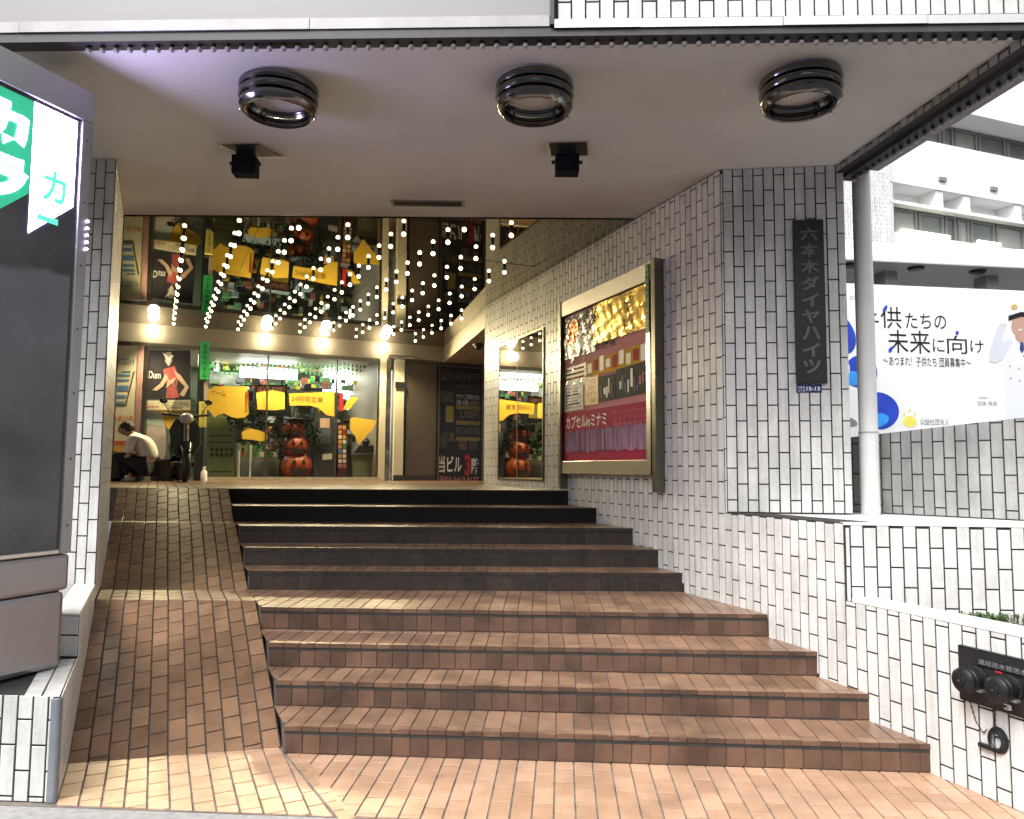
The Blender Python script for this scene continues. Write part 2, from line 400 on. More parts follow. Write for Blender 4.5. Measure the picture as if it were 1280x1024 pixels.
# ================================================================== SETTING
MB().box(-400, 400, -400, 400, -.4, -.12).build('ground', ASPH, kind='structure')
def kerb_y(x): return 3.505 - .064 * x
g = MB().prism([(-9, kerb_y(-9) + .02), (6, kerb_y(6) + .02), (6, 5.2), (-9, 5.2)], -.2, -.006).build('pavement', PGROUT, kind='structure')
MB().prism([(-9, kerb_y(-9) - .32), (6, kerb_y(6) - .32), (6, kerb_y(6) + .02), (-9, kerb_y(-9) + .02)], -.2, -.004).build('kerb', CONC, kind='structure', bevel=.012)
T = Tiles(g, GT)
def flatz(z): return lambda b, a: (Matrix(((BD.x, AD.x, 0, from_ab(b, a)[0]), (BD.y, AD.y, 0, from_ab(b, a)[1]), (0, 0, 1, z), (0, 0, 0, 1))), 1)
seamA, seamB = (-1.245, 4.425), (-.74, kerb_y(-.74) + .025)
reg = [to_ab(*p) for p in [(lx(kerb_y(-2.2) + .03), kerb_y(-2.2) + .03), (seamB[0] - .06, seamB[1]), (seamA[0] - .06, seamA[1]), (-2.34, 4.16)]]
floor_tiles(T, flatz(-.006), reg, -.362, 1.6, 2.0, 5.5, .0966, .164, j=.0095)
# strip of cut tiles along the seam, then the field square to the steps
SU = Vector((1, -.066, 0)).normalized(); SV = Vector((.066, 1, 0)).normalized()
def ptn(o, U, V, z):
    return lambda a, b: (Matrix(((U.x, V.x, 0, o[0] + U.x * a + V.x * b), (U.y, V.y, 0, o[1] + U.y * a + V.y * b), (0, 0, 1, z), (0, 0, 0, 1))), 1)
o0 = (seamA[0], seamA[1])
def loc(p, o, U, V): d = (p[0] - o[0], p[1] - o[1]); return (d[0] * U.x + d[1] * U.y, d[0] * V.x + d[1] * V.y)
xr = wx(kerb_y(2.3))
reg = [loc(p, o0, SU, SV) for p in [(seamB[0] + .02, seamB[1]), (xr - .02, kerb_y(xr) + .025), (wx(4.14), 4.14), (seamA[0] + .02, seamA[1] - .06)]]
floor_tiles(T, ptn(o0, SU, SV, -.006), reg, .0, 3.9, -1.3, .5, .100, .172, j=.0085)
sv = Vector((seamB[0] - seamA[0], seamB[1] - seamA[1], 0)).normalized(); su = Vector((-sv.y, sv.x, 0))
for i in range(9):
    M = Matrix(((su.x, sv.x, 0, seamA[0] + sv.x * (.05 + i * .108)), (su.y, sv.y, 0, seamA[1] + sv.y * (.05 + i * .108)), (0, 0, 1, -.0062), (0, 0, 0, 1)))
    T.add(M, [(-.035, .004), (.035, .004), (.035, .104), (-.035, .104)])
T.emit()

# unseen buildings across the street, added to block low sky light from the steps
OPM = mat('added facade', (.40, .39, .37), .8, var=.1, scale=.5); OPG = mat('added facade glass', (.05, .06, .065), .1)
for i, (x0, x1, hh) in enumerate(((-30, -17, 10), (-16.8, -6, 12.5), (-5.8, 6.5, 8.5), (6.7, 17, 11), (17.2, 32, 9.5))):
    o = MB().box(x0, x1, -26, -15, -.12, hh).build('added_facade', OPM, kind='structure')
    b = MB()
    for k in range(int(hh / 3.2)):
        for q in range(int((x1 - x0) / 2.4)): b.box(x0 + .6 + q * 2.4, x0 + 2.3 + q * 2.4, -14.99, -14.9, .9 + k * 3.2, 2.6 + k * 3.2)
    b.build('window_strip', OPG, o, kind='stuff')
# ---- ramp beside the steps
BR = [5.65, 6.10, 7.20, 7.34, 8.05]
def y0f(x): return 4.16 + .241 * (x + 2.34)
def ramp_z(x, y):
    a = y0f(x)
    if y <= a: return 0.
    if y <= BR[0]: return .6 * (y - a) / (BR[0] - a)
    if y <= BR[1]: return .6
    if y <= BR[2]: return .6 + .45 * (y - BR[1]) / (BR[2] - BR[1])
    if y <= BR[3]: return 1.05
    return 1.05 + .30 * min(1, (y - BR[3]) / (BR[4] - BR[3]))
ramp = thing('ramp', 'brown tiled sloping ramp to the left of the steps, pale where it levels out', 'ramp', (-2, 4.3, 0))
LB, RB = -.362, .70
def xb(b, y): # x on the line b=const at depth y
    return (b - BD.y * y) / BD.x
bands = [('base', BR[0]), (BR[0], BR[1]), (BR[1], BR[2]), (BR[2], BR[3]), (BR[3], BR[4])]
core = MB(); T = Tiles(ramp, RT)
for lo, hi in bands:
    if lo == 'base': P = [(xb(LB, 4.16), 4.155), (xb(RB, 4.42), 4.425), (xb(RB, hi), hi), (xb(LB, hi), hi)]
    else: P = [(xb(LB, lo), lo), (xb(RB, lo), lo), (xb(RB, hi), hi), (xb(LB, hi), hi)]
    for q in range(12):
        for r_ in range(6):
            g_ = lambda i, j: (lambda t_, u_: (P[0][0] * (1 - t_) * (1 - u_) + P[1][0] * t_ * (1 - u_) + P[2][0] * t_ * u_ + P[3][0] * (1 - t_) * u_, P[0][1] * (1 - t_) * (1 - u_) + P[1][1] * t_ * (1 - u_) + P[2][1] * t_ * u_ + P[3][1] * (1 - t_) * u_))(i / 12, j / 6)
            c4 = [g_(q, r_), g_(q + 1, r_), g_(q + 1, r_ + 1), g_(q, r_ + 1)]
            core.add([(x, y, ramp_z(x, y) - .009) for x, y in c4], [(0, 1, 2, 3)])
            if q == 11: core.add([(c4[1][0], c4[1][1], -.1), (c4[2][0], c4[2][1], -.1), (c4[2][0], c4[2][1], ramp_z(*c4[2]) - .009), (c4[1][0], c4[1][1], ramp_z(*c4[1]) - .009)], [(0, 1, 2, 3)])
    e = .004
    def rf(b, a, lo=lo, hi=hi):
        x, y = from_ab(b, a); z = ramp_z(x, y)
        dzb = (ramp_z(x + BD.x * e, y + BD.y * e) - ramp_z(x - BD.x * e, y - BD.y * e)) / (2 * e)
        dza = (ramp_z(x + AD.x * e, y + AD.y * e) - ramp_z(x - AD.x * e, y - AD.y * e)) / (2 * e)
        U = Vector((BD.x, BD.y, dzb)); V = Vector((AD.x, AD.y, dza)); k = V.length; V.normalize(); U = (U - V * U.dot(V)).normalized(); N = U.cross(V)
        m = Matrix((U, V, N)).transposed().to_4x4(); m.translation = (x, y, z - .006); return m, k
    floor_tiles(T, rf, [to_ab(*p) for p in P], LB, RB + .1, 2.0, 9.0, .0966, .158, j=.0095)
core.build('ramp_base', FGROUT, ramp)
T.emit()

# ---- steps
st = thing('steps', 'wide flight of brown tiled steps with a landing, rising to the dark upper risers', 'steps', (.5, 4.3, 0))
YL = [4.33, 4.68, 4.99, 5.41, 6.15, 6.48, 6.87, 7.44, 8.05]; YR = [4.115, 4.48, 4.85, 5.265, 6.20, 6.53, 6.91, 7.56, 8.15]
PL = [(xb(RB, y), y) for y in YL] + [(xb(RB, 8.8), 8.8)]
PR = [(wx(y), y) for y in YR] + [(wx(8.8), 8.8)]
h = .15
TT_, TB_, TN_ = Tiles(st, TT), Tiles(st, BT), Tiles(st, BT, name='nosing_tile')
for k in range(9):
    z = (k + 1) * h; A, B, C_, D_ = PL[k], PR[k], PR[k + 1], PL[k + 1]
    fr = vframe(A, B); L = (Vector(B) - Vector(A)).length
    MB().prism([A, B, (C_[0], C_[1] + .1), (D_[0], D_[1] + .1)], 0 if k < 8 else .9, z - .008).build('step', LGROUT if k < 7 else NEAR_BLACK, st)
    i = 0; a = .006
    if k < 7:
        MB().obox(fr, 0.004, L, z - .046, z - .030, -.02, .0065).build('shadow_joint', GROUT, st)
        while a < L - .01:
            a1 = min(L, a + .100)
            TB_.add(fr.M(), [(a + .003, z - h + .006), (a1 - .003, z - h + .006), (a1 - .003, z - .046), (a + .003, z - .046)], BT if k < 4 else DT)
            a = a1
    else:
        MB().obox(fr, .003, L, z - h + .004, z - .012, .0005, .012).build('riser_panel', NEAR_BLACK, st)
    a = .0
    while a < L - .01:       # nosing pieces: a rounded strip 60 mm deep
        a1 = min(L, a + .100)
        M = Frame(fr.p(0, z - .032, -.05), fr.U, (0, 0, 1)).M()
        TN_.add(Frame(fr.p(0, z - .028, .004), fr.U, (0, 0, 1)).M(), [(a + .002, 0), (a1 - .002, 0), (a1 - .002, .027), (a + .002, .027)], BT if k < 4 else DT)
        TT_.add(Frame(fr.p(0, z - .007, 0), fr.U, -fr.N).M(), [(a + .002, -.0095), (a1 - .002, -.0095), (a1 - .002, .055), (a + .002, .055)])
        a = a1
    o = (A[0], A[1]); U, V = fr.U, -fr.N
    reg = [loc(p, o, U, V) for p in (A, B, C_, D_)]
    reg = clip(reg, [(-5, .058), (9, .058), (9, 3), (-5, 3)])
    if k < 8:
        floor_tiles(TT_, ptn(o, U, V, z - .007), reg, -.8, L + .2, .058, 1.6, .100, .20 if k == 3 else .29, half=False, j=.007)
TT_.L.sort(key=lambda t: -t[0]); 
TB_.emit(125); TN_.emit(60); TT_.emit(113)

# ---- upper floor
hf = MB().prism([PL[8], PR[8], (wx(10.63), 10.63), (2.5, 10.63), (2.5, 17), (-10, 17), (-10, 8.05)], 1.0, TOP - .008).build('hall_floor', FGROUT, kind='structure')
T = Tiles(hf, RT)
for P in ([(-6.2, 8.05), (wx(8.15), 8.15), (wx(10.6), 10.6), (-7.2, 10.6)], [(-7.2, 10.6), (.3, 10.6), (.3, 14.6), (-7.2, 14.6)]):
    floor_tiles(T, flatz(TOP - .007), [to_ab(*p) for p in P], -2.2, 8, 4, 17, .0966, .164)
T.emit(0)

# ================================================================== STAIR WALL (right)
FW = vframe((wx(10.63), 10.63), (wx(2.6), 2.6)); KW = math.sqrt(1 + .397 ** 2)
def sW(y): return (10.63 - y) * KW
def stair_z(y):
    z = 0
    for i in range(9):
        if y > YR[i]: z = (i + 1) * h
    return z
wl = thing('stair_wall', 'long wall of upright white glazed tiles climbing beside the steps, warm lit towards the back', 'tiled wall', (wx(7), 7, 0))
MB().obox(FW, 0, sW(5.68), .9, MIR, -.25, 0).obox(FW, sW(8.3), sW(5.68), .0, .9, -.25, 0).obox(FW, sW(5.68), sW(4.62), 0, 1.262, -.25, 0).build('wall_core', GROUT, wl)
MB().obox(FW, -.02, .0, TOP, MIR, -.25, .006).build('wall_end', CREAM, wl)
POS = (FW.px(716, 400)[0], FW.px(820, 400)[0]); MRS = (FW.px(625, 520)[0], FW.px(680, 520)[0])
def skipW(s, z0, z1):
    y = 10.63 - s / KW
    if z1 < stair_z(y) - .03: return True
    if POS[0] < s < POS[1] and z0 > 1.56 and z1 < 3.3: return True
    if MRS[0] < s < MRS[1] and z0 > 1.47 and z1 < 3.15: return True
    return False
T = Tiles(wl, WT)
wall_tiles(T, FW, 0, sW(5.68) - .005, .0, SOF - .01, skip=skipW, top=3.95, start=sW(5.68))
wall_tiles(T, FW, sW(5.68) - .005 + .0, sW(4.62) - .002, 0, 1.255, skip=skipW, top=3.95, start=sW(5.68))
T.emit()
# lower wall in front, with the hose inlets
lw = thing('front_low_wall', 'low white tiled wall sloping out towards the street with a pale rendered cap', 'low wall', (wx(3.6), 3.6, 0))
MB().obox(FW, sW(4.62) + .001, sW(2.6), -.05, .80, -.14, 0).build('wall_core', GROUT, lw)
MB().obox(FW, sW(4.62) + .05, sW(2.6), .80, .826, -.15, .008).build('cap', WHT, lw, bevel=.004)
T = Tiles(lw, WT); wall_tiles(T, FW, sW(4.62) + .002, sW(2.6), 0, .798, top=.80 + .085, start=sW(5.68)); T.emit()
# planter block behind it
pb = thing('planter_wall', 'raised white tiled planter wall between the low wall and the round pole', 'low wall', (3, 4.5, 0))
FPL = vframe((wx(4.62), 4.62), (4.35, 4.375))
MB().prism([(wx(4.622), 4.624), (4.35, 4.38), (4.6, 6.2), (2.0, 6.8), (wx(5.66) + .26, 5.66), (wx(5.66) + .03, 5.66)], -.1, 1.256).build('wall_core', WHT, pb)
MB().obox(FPL, .0, 2.35, .60, 1.25, -.02, .001).build('mortar', GROUT, pb)
T = Tiles(pb, WT); wall_tiles(T, FPL, .006, 2.3, .62, 1.25, top=1.25 + .1, n0=.001, start=.03); T.emit()
MB().obox(FPL, -.004, 2.35, 1.25, 1.264, -.06, .010).build('cap', WHT, pb)
sl = MB().prism([(wx(4.58) + .13, 4.60), (4.3, 4.375), (4.3, 2.6), (wx(2.6) + .14, 2.6)], .3, .69).build('planter_soil', SOILM, kind='structure')
wd = MB(); rr = random.Random(3)
for i in range(110):
    x = rr.uniform(2.55, 3.1); y = 4.62 - .105 * (x - 2) - abs(rr.gauss(.02, .05)) - .01
    for q in range(5):
        an = rr.uniform(0, 6.3); l = rr.uniform(.008, .028); hx, hy = cos(an) * l, sin(an) * l; z = .69; hz = rr.uniform(.02, .07) * (1 if x > 2.62 else .4)
        wd.add([(x, y, z), (x + hx - hy * .3, y + hy + hx * .3, z + hz), (x + hx * 1.5, y + hy * 1.5, z + hz * .8), (x + hx + hy * .3, y + hy - hx * .3, z + hz)], [(0, 1, 2, 3)])
wd.build('weeds', LEAFM, kind='stuff')
bpy.data.objects['weeds']['label'] = 'small weeds growing along the planter soil'
# pillar with the name plate
pl = thing('entrance_pillar', 'white tiled pillar right of the steps carrying the black upright name plate', 'pillar', (2, 5.7, 1.26))
FP = vframe((wx(5.68), 5.685), (2.49, 5.575)); LP = (Vector((2.49, 5.575)) - Vector((wx(5.68), 5.685))).length
MB().prism([(wx(5.68) + .006, 5.688), (2.486, 5.58), (2.62, 6.6), (wx(6.6) + .3, 6.6)], 1.262, SOF - .002).build('pillar_core', GROUT, pl)
T = Tiles(pl, WT)
wall_tiles(T, FP, .018, LP - .004, 1.268, SOF - .003, start=.018 - .0, top=SOF + .055, n0=-.003)
for k in range(13):
    z1 = SOF - .035 - k * .235; T.add(FP.M(0, 0, -.003), [(-.004, max(1.27, z1 - .228)), (.016, max(1.27, z1 - .228)), (.016, z1), (-.004, z1)])
T.emit()

# ================================================================== CANOPY
cf = lambda x: 3.945 - .033 * x
can = thing('entrance_canopy', 'deep overhanging canopy of the building with plastered underside and steel trim along its edge', 'canopy', (0, 4, SOF))
poly = [(-7, cf(-7)), (2.70, cf(2.70)), (2.44, 5.60), (1.60, 5.70), (wx(6.83), 6.83), (-7, 6.83)]
MB().prism(poly, SOF, SOF + .25).build('soffit', PLASTER, can)
FC = vframe((-7, cf(-7)), (2.72, cf(2.72))); CL = FC.px
L = (Vector((2.72, cf(2.72))) - Vector((-7, cf(-7)))).length; s02 = (Vector((.22, cf(.22))) - Vector((-7, cf(-7)))).length
# upper facade: smooth panels left, upright tiles right
MB().obox(FC, 0, s02 - .03, SOF + .112, SOF + 2.6, -.5, .05).build('facade_panel', PANEL, can)
MB().obox(FC, s02 - .03, s02 - .008, SOF + .05, SOF + 2.6, -.3, .075).build('facade_joint', CHAN, can)
MB().obox(FC, s02 - .008, L, SOF + .085, SOF + 2.6, -.5, .03).build('facade_mortar', GROUT, can)
T = Tiles(can, WT); wall_tiles(T, FC, s02 + .01, L, SOF + .10, SOF + 1.2, top=SOF + .10 + .09 + .235 * 4, start=s02 + .01, n0=.03); T.emit(140)
MB().prism([(-7, 4.6), (2.6, 4.4), (2.3, 6.0), (2, 14), (-7, 14)], SOF + .25, SOF + 2.6).build('building_mass', PANEL, can)
# steel trim, broken into lengths, and the dark bulb channel
a = 0; i = 0
for e in (2.1, 4.3, 5.9, s02 - .03): 
    MB().obox(FC, a, e - .003, SOF + .048, SOF + .108, -.05, .062 - .002 * (i % 2)).build('trim', mat('dull grey trim', (.30, .29, .30), .5, .3, var=.15, scale=5), can); a = e; i += 1
a = s02 - .005
for e in (s02 + .45, s02 + 1.2, s02 + 1.95, L + .02):
    MB().obox(FC, a, e - .003, SOF + .035, SOF + .082, -.05, .066 - .003 * (i % 2)).build('trim', STEEL, can); a = e; i += 1
MB().obox(FC, 0, L + .02, SOF - .004, SOF + .046, -.04, .052).build('bulb_channel', CHAN, can)
bulb = None
def small_bulb(p, kind=0):
    global bulb
    if bulb is None:
        b = MB(); b.ball((0, 0, -.028), .0165, 10); b2 = b.mesh('bulb', BULB_OFF)
        c = MB(); c.lathe(Matrix.Identity(4), [(.0, .0), (.012, 0), (.012, -.018), (.0, -.018)], 8); c2 = c.mesh('bulb_socket', BLACK)
        bulb = (b2, c2)
    s_ = put(bpy.data.objects.new('bulb_socket', bulb[1]), can, Matrix.Translation(p)); put(bpy.data.objects.new('bulb', bulb[0]), s_, Matrix.Translation(p))
s0 = FC.px(112, 60)[0]; k = 0
while s0 + k * .0775 < L - .04:
    small_bulb(FC.p(s0 + k * .0775, SOF - .002, .008)); k += 1
# right edge: a tiled drop strip and an outer channel of bulbs
FE = vframe((2.44, 5.60), (2.70, cf(2.70)));  LE = (Vector((2.44, 5.60)) - Vector((2.70, cf(2.70)))).length
MB().obox(FE, -.06, LE + .03, SOF - .055, SOF + .25, -.14, .0).build('edge_beam', CHAN, can)
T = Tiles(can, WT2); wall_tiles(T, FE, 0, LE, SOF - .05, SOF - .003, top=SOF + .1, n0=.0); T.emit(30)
MB().obox(FE, -.06, LE + .05, SOF - .085, SOF - .055, -.17, -.07).build('edge_channel', CHAN, can)
MB().obox(FE, .08, LE + .05, SOF - .05, SOF + 2.6, -.30, -.141).build('side_facade', PANEL, can)
for k in range(22): small_bulb(FE.p(.03 + k * .078, SOF - .085, -.13))

# round louvred ceiling lamps
def ring_lamp(c, label):
    t = thing('ceiling_ring_lamp', label, 'ceiling lamp', c, 'ring lamps under the canopy')
    M = Matrix.Translation(c)
    for i in range(3):
        z = -.018 - i * .056; R = .232 if i < 2 else .226
        pr = [(R - .045, z - .002), (R - .02, z + .016), (R, z + .004), (R + .004, z - .016), (R - .004, z - .034), (R - .03, z - .04), (R - .047, z - .012)]
        if i == 2: pr = [(R - .040, z - .008), (R - .02, z + .016), (R, z + .004), (R + .003, z - .018), (R - .010, z - .040), (R - .028, z - .050), (R - .042, z - .046)]
        MB().lathe(M, pr, 44, True).build('louvre_ring', CHROME, t)
        MB().torus(M @ Matrix.Translation((0, 0, -.10 - i * .036)), .180, .0035, 36, 6).build('inner_ring', BLACK, t)
    for q in range(4):
        an = q * pi / 2 + .75; x, y = cos(an) * .176, sin(an) * .176
        MB().tube([(c[0] + x, c[1] + y, c[2] - .002), (c[0] + x, c[1] + y, c[2] - .178)], .004, 6).build('rod', BLACK, t)
    MB().lathe(M, [(.0, -.002), (.225, -.002), (.225, -.008), (.184, -.010), (.184, -.080), (0, -.082)], 36).build('opal_diffuser', mat('lamp opal', (.62, .60, .57), .5, var=.03), t)
    for q in range(2):
        an = q * pi + .3; x, y = cos(an) * .215, sin(an) * .215
        MB().ball((c[0] + x, c[1] + y, c[2] - .178), .012, 8).build('thumb_screw', STEEL, t)
for (u, v), lb in (((348, 141), 'round dark chrome louvred ceiling lamp nearest the lit green sign'), ((668, 139), 'round dark chrome louvred ceiling lamp in the middle of the canopy'), ((1001, 133), 'round dark chrome louvred ceiling lamp nearest the tiled pillar')):
    p = at_z(u, v, SOF - .17); ring_lamp((p.x, p.y, SOF), lb)
# recessed black spotlights
for (u, v, ang), lb in (((306, 186, 28), 'black square spotlight turned aside in its ceiling recess, left of the two'), ((709, 184, -2), 'black square spotlight facing straight out of its ceiling recess, right of the two')):
    p = at_z(u, v, SOF); c = (p.x, p.y, SOF); t = thing('recessed_spotlight', lb, 'spotlight', c, 'recessed spotlights under the canopy')
    fr = Frame((p.x, p.y, SOF), (1, -.05, 0), (0.05, 1, 0))
    fr2 = Frame((p.x + (.0 if ang < 0 else .0), p.y + .02, SOF), (cos(RAD(ang * .12)), sin(RAD(ang * .12)), 0), (0, 0, 1))
    sk = .10 if ang > 0 else 0
    for q in ([(-.16, -.11), (.14, -.11), (.16 + sk, .13), (-.14 + sk, .13)],):
        MB().fprism(fr, q, -.012 + .0, .0 - .001).build('recess_frame', STEEL, t)
        qi = [(x * .88 + .01, y * .86) for x, y in q]; MB().fprism(fr, qi, -.016, -.0125).build('recess', BLACK, t)
    MB().obox(fr2, -.085, .085, -.19, -.055, -.07, .05).build('lamp_body', mat('spot body', (.006, .008, .014), .7, spec=.15), t, bevel=.004)
    MB().obox(fr2, -.06, .06, -.055, -.012, -.04, .03).build('bracket', BLACK, t)
    for s_ in (-1, 1): MB().obox(fr2, s_ * .098 - .013, s_ * .098 + .013, -.115, -.095, -.012, .012).build('pivot_knob', BLACK, t)
p = at_z(535, 254, SOF); fr = Frame((p.x, p.y, SOF), (1, .02, 0), (-.02, 1, 0))
t = thing('slot_vent', 'narrow dark slot vent with steel rim in the canopy underside', 'vent', tuple(p))
MB().obox(fr, -.32, .32, -.075, .075, -.008, -.001).build('rim', mat('vent rim', (.25, .24, .22), .5, .4), t)
MB().obox(fr, -.295, .295, -.05, .05, -.011, -.0082).build('slot', BLACK, t)
for k in range(3): MB().obox(fr, -.29, .29, -.03 + k * .028, -.022 + k * .028, -.015, -.0112).build('blade', CHAN, t)

# name plate, address plate
u0 = FP.px(990, 277); u1 = FP.px(1029, 277); z0 = FP.px(993, 480)[1]; z1 = FP.px(990, 277)[1]; a0 = u0[0]; a1 = a0 + (FP.px(1028, 380)[0] - FP.px(990, 380)[0])
t = thing('name_plate', 'tall black name plate with dark raised characters on the tiled pillar', 'sign', tuple(FP.p(a0, z0, .01)))
MB().obox(FP, a0, a1, z0, z1, .004, .034).build('plate', mat('plate black', (.010, .011, .010), .35), t, bevel=.003)
MB().obox(FP, a0 + .006, a1 - .006, z0 + .006, z1 - .006, .034, .037).build('plate_field', mat('plate field', (.014, .016, .014), .42), t)
vlettering('六本木ダイヤハイツ', FP, a0 + .045, z0 + .06, a1 - .045, z1 - .05, mat('bronze letters', (.13, .12, .10), .45, .3), t, n0=.037, th=.006, weight=.03)
ad = FP.px(995, 481); ae = FP.px(1027, 491)
t = thing('address_plate', 'small navy address plate reading 15-13 under the black name plate', 'sign', tuple(FP.p(ad[0], ae[1], .01)))
b0 = ae[1]; b1 = z0 - .008
MB().obox(FP, ad[0], ae[0], b0, b1, .003, .008).build('plate', NAVY, t)
wd_ = ae[0] - ad[0]; hb = b1 - b0
lettering('15-13', FP, ad[0] + wd_ * .40, b0 + hb * .25, ae[0] - wd_ * .08, b1 - hb * .25, WHT, t, n0=.008, weight=.02)
lettering('六本木', FP, ad[0] + wd_ * .05, b0 + hb * .52, ad[0] + wd_ * .33, b1 - hb * .15, WHT, t, n0=.008)
lettering('七丁目', FP, ad[0] + wd_ * .05, b0 + hb * .12, ad[0] + wd_ * .33, b0 + hb * .45, WHT, t, n0=.008)

# ================================================================== POSTER CASE on the stair wall
pc = thing('poster_case', 'large steel framed poster case on the tiled stair wall with gold foil and crimson posters', 'poster case', tuple(FW.p(POS[0], 1.5, 0)))
P = FW.px
sa, sb = P(712, 592)[0], P(827, 592)[0]; zb = P(712, 592)[1]; zt0 = P(708, 388)[1]
zt = (P(708, 388)[1] + P(832, 315)[1]) / 2; sL = P(708, 500)[0]; sR = P(832, 500)[0]
MB().obox(FW, sL + .02, sR - .02, zb, zt, .007, .05).build('backing', mat('case backing', (.10, .09, .08), .6), pc)
MB().obox(FW, sL, sR - .08, zt - .16, zt, .05, .09).build('top_rail', STEEL, pc, bevel=.004)
MB().obox(FW, sL + .03, sR - .08, zb, zb + .13, .05, .085).build('bottom_rail', STEEL, pc, bevel=.004)
for s_, wd2 in ((sL, .055), (sR - .062, .062)):
    MB().obox(FW, s_, s_ + wd2, 1.365 if s_ == sL else 1.385, zt + .01, .012, .10).build('side_post', mat('bronze post', (.22, .20, .16), .3, .95), pc, bevel=.003)
MB().obox(FW, sR - .145, sR - .08, zb, zt - .16, .05, .10).build('inner_stile', STEEL, pc)
MB().obox(FW, sR - .14, sR - .085, zt - .62, zt - .02, .10, .106).build('green_reflection', mat('painted green reflection', (.01, .13, .03), .3), pc)  # green reflection in the steel stile, painted as a strip with pale specks
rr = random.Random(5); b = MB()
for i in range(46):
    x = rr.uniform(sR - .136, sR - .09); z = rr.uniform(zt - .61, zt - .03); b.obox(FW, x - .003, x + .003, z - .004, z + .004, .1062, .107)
b.build('reflection_specks', WHT, pc, kind='stuff')
ia, ib = sL + .075, sR - .16; zi0, zi1 = zb + .13, zt - .17; zh = zi1 - zi0
zz = lambda f: zi0 + zh * f
xx = lambda f: ia + (ib - ia) * f
def pr_(name, f0, g0, f1, g1, m, n0): return flat(name, FW, [(xx(f0), zz(g0)), (xx(f1), zz(g0)), (xx(f1), zz(g1)), (xx(f0), zz(g1))], m, pc, n0, .002)
pr_('poster_sheet', 0, 0, 1, 1, PINK, .052)
# crumpled foil: real folds
def foil(name, f0, f1, g0, g1, m, amp, seed, nx=34, nz=22):
    r_ = random.Random(seed); b = MB(); vs = []; fs = []
    ph = [(r_.uniform(5, 26), r_.uniform(-9, 9), r_.uniform(0, 6), r_.uniform(.3, 1)) for _ in range(6)]
    for j in range(nz + 1):
        for i in range(nx + 1):
            f = i / nx; q = j / nz; d = sum(c * abs(sin(a_ * f + b_ * q + p_)) for a_, b_, p_, c in ph) / 6
            vs.append(FW.p(xx(f0 + (f1 - f0) * f), zz(g0 + (g1 - g0) * q), .056 + amp * d + r_.uniform(0, amp * .05)))
    for j in range(nz):
        for i in range(nx): k_ = j * (nx + 1) + i; fs.append((k_, k_ + 1, k_ + nx + 2, k_ + nx + 1))
    b.add(vs, fs); return b.build(name, m, pc)
foil('gold_foil', .40, 1., .745, 1.0, GOLDF, .03, 2)
foil('dark_foil', .0, .42, .70, .99, DARKF, .025, 4, 20, 22)
foil('orange_star', .06, .2, .8, .95, mat('orange foil', (.5, .16, .05), .25, .8, var=.6), .03, 8, 8, 8)
flat('pink_banner', FW, [(xx(.02), zz(.64)), (xx(1), zz(.67)), (xx(1), zz(.75)), (xx(.3), zz(.71)), (xx(.02), zz(.70))], PINK, pc, .0565, .003)
lettering('秋の夜長', FW, xx(.35), zz(.70), xx(.66), zz(.745), INK, pc, n0=.060, weight=.02)
pr_('yellow_band', .30, .545, 1, .67, mat('amber poster', (.70, .36, .02), .65, spec=.12, var=.15, scale=5), .0565); pr_('brown_band', 0, .5, .36, .66, mat('tan print', (.38, .28, .14), .4), .0565)
flat('picture', FW, [(xx(.66), zz(.37)), (xx(1), zz(.38)), (xx(1), zz(.56)), (xx(.66), zz(.55))], mat('room photo print', (.045, .055, .05), .65, spec=.12, var=.6, scale=16), pc, .0585, .002)
flat('picture', FW, [(xx(.46), zz(.37)), (xx(.65), zz(.37)), (xx(.65), zz(.53)), (xx(.46), zz(.53))], mat('capsule photo print', (.06, .065, .06), .65, spec=.12, var=.6, scale=14), pc, .0585, .002)
flat('yellow_bill', FW, [(xx(.28), zz(.36)), (xx(.45), zz(.36)), (xx(.45), zz(.545)), (xx(.28), zz(.53))], YEL, pc, .0585, .002)
vlettering('黄金の館', FW, xx(.32), zz(.37), xx(.42), zz(.53), RED, pc, n0=.061, weight=.02)
pr_('price_sheet', 0, .34, .26, .52, WHT, .057)
for k_ in range(7): pr_('print_line', .02, .36 + k_ * .021, .24 - .03 * (k_ % 3), .368 + k_ * .021, (RED, INK, NAVY)[k_ % 3], .0595)
rr = random.Random(31)
for k_ in range(16):      # small figures and captions printed on the room pictures
    f0 = .48 + .03 * k_ + rr.uniform(0, .01); g0 = .385 + rr.uniform(0, .05)
    if .63 < f0 < .67: continue
    pr_('print_patch', f0, g0, f0 + rr.uniform(.012, .024), g0 + rr.uniform(.03, .11), rr.choice((WHT, GREYI, PINK, CREAMP, GREYI)), .061)
for k_ in range(9): pr_('print_patch', .32 + k_ * .075, .565 + .012 * (k_ % 2), .37 + k_ * .075, .63 + .015 * (k_ % 3), (CREAMP, CRIM, WHT)[k_ % 3], .0595)
for k_ in range(3): pr_('red_line', .02, .555 + .03 * k_, .27, .566 + .03 * k_, (CRIM, INK, CRIM)[k_], .0595)
pr_('crimson_sheet', 0, 0, 1, .33, CRIM, .059)
lettering('カプセルinミナミ', FW, xx(.03), zz(.22), xx(.55), zz(.305), WHT, pc, n0=.0615, weight=.012)
for k_, tx in enumerate(('湯ったりサウナへの', '心をリラックス', '男性専用サウナ')): lettering(tx, FW, xx(.63), zz(.275 - k_ * .035), xx(.98), zz(.30 - k_ * .035), PINK, pc, n0=.0615)
b = MB(); rr = random.Random(4); vs = []; nn = 110
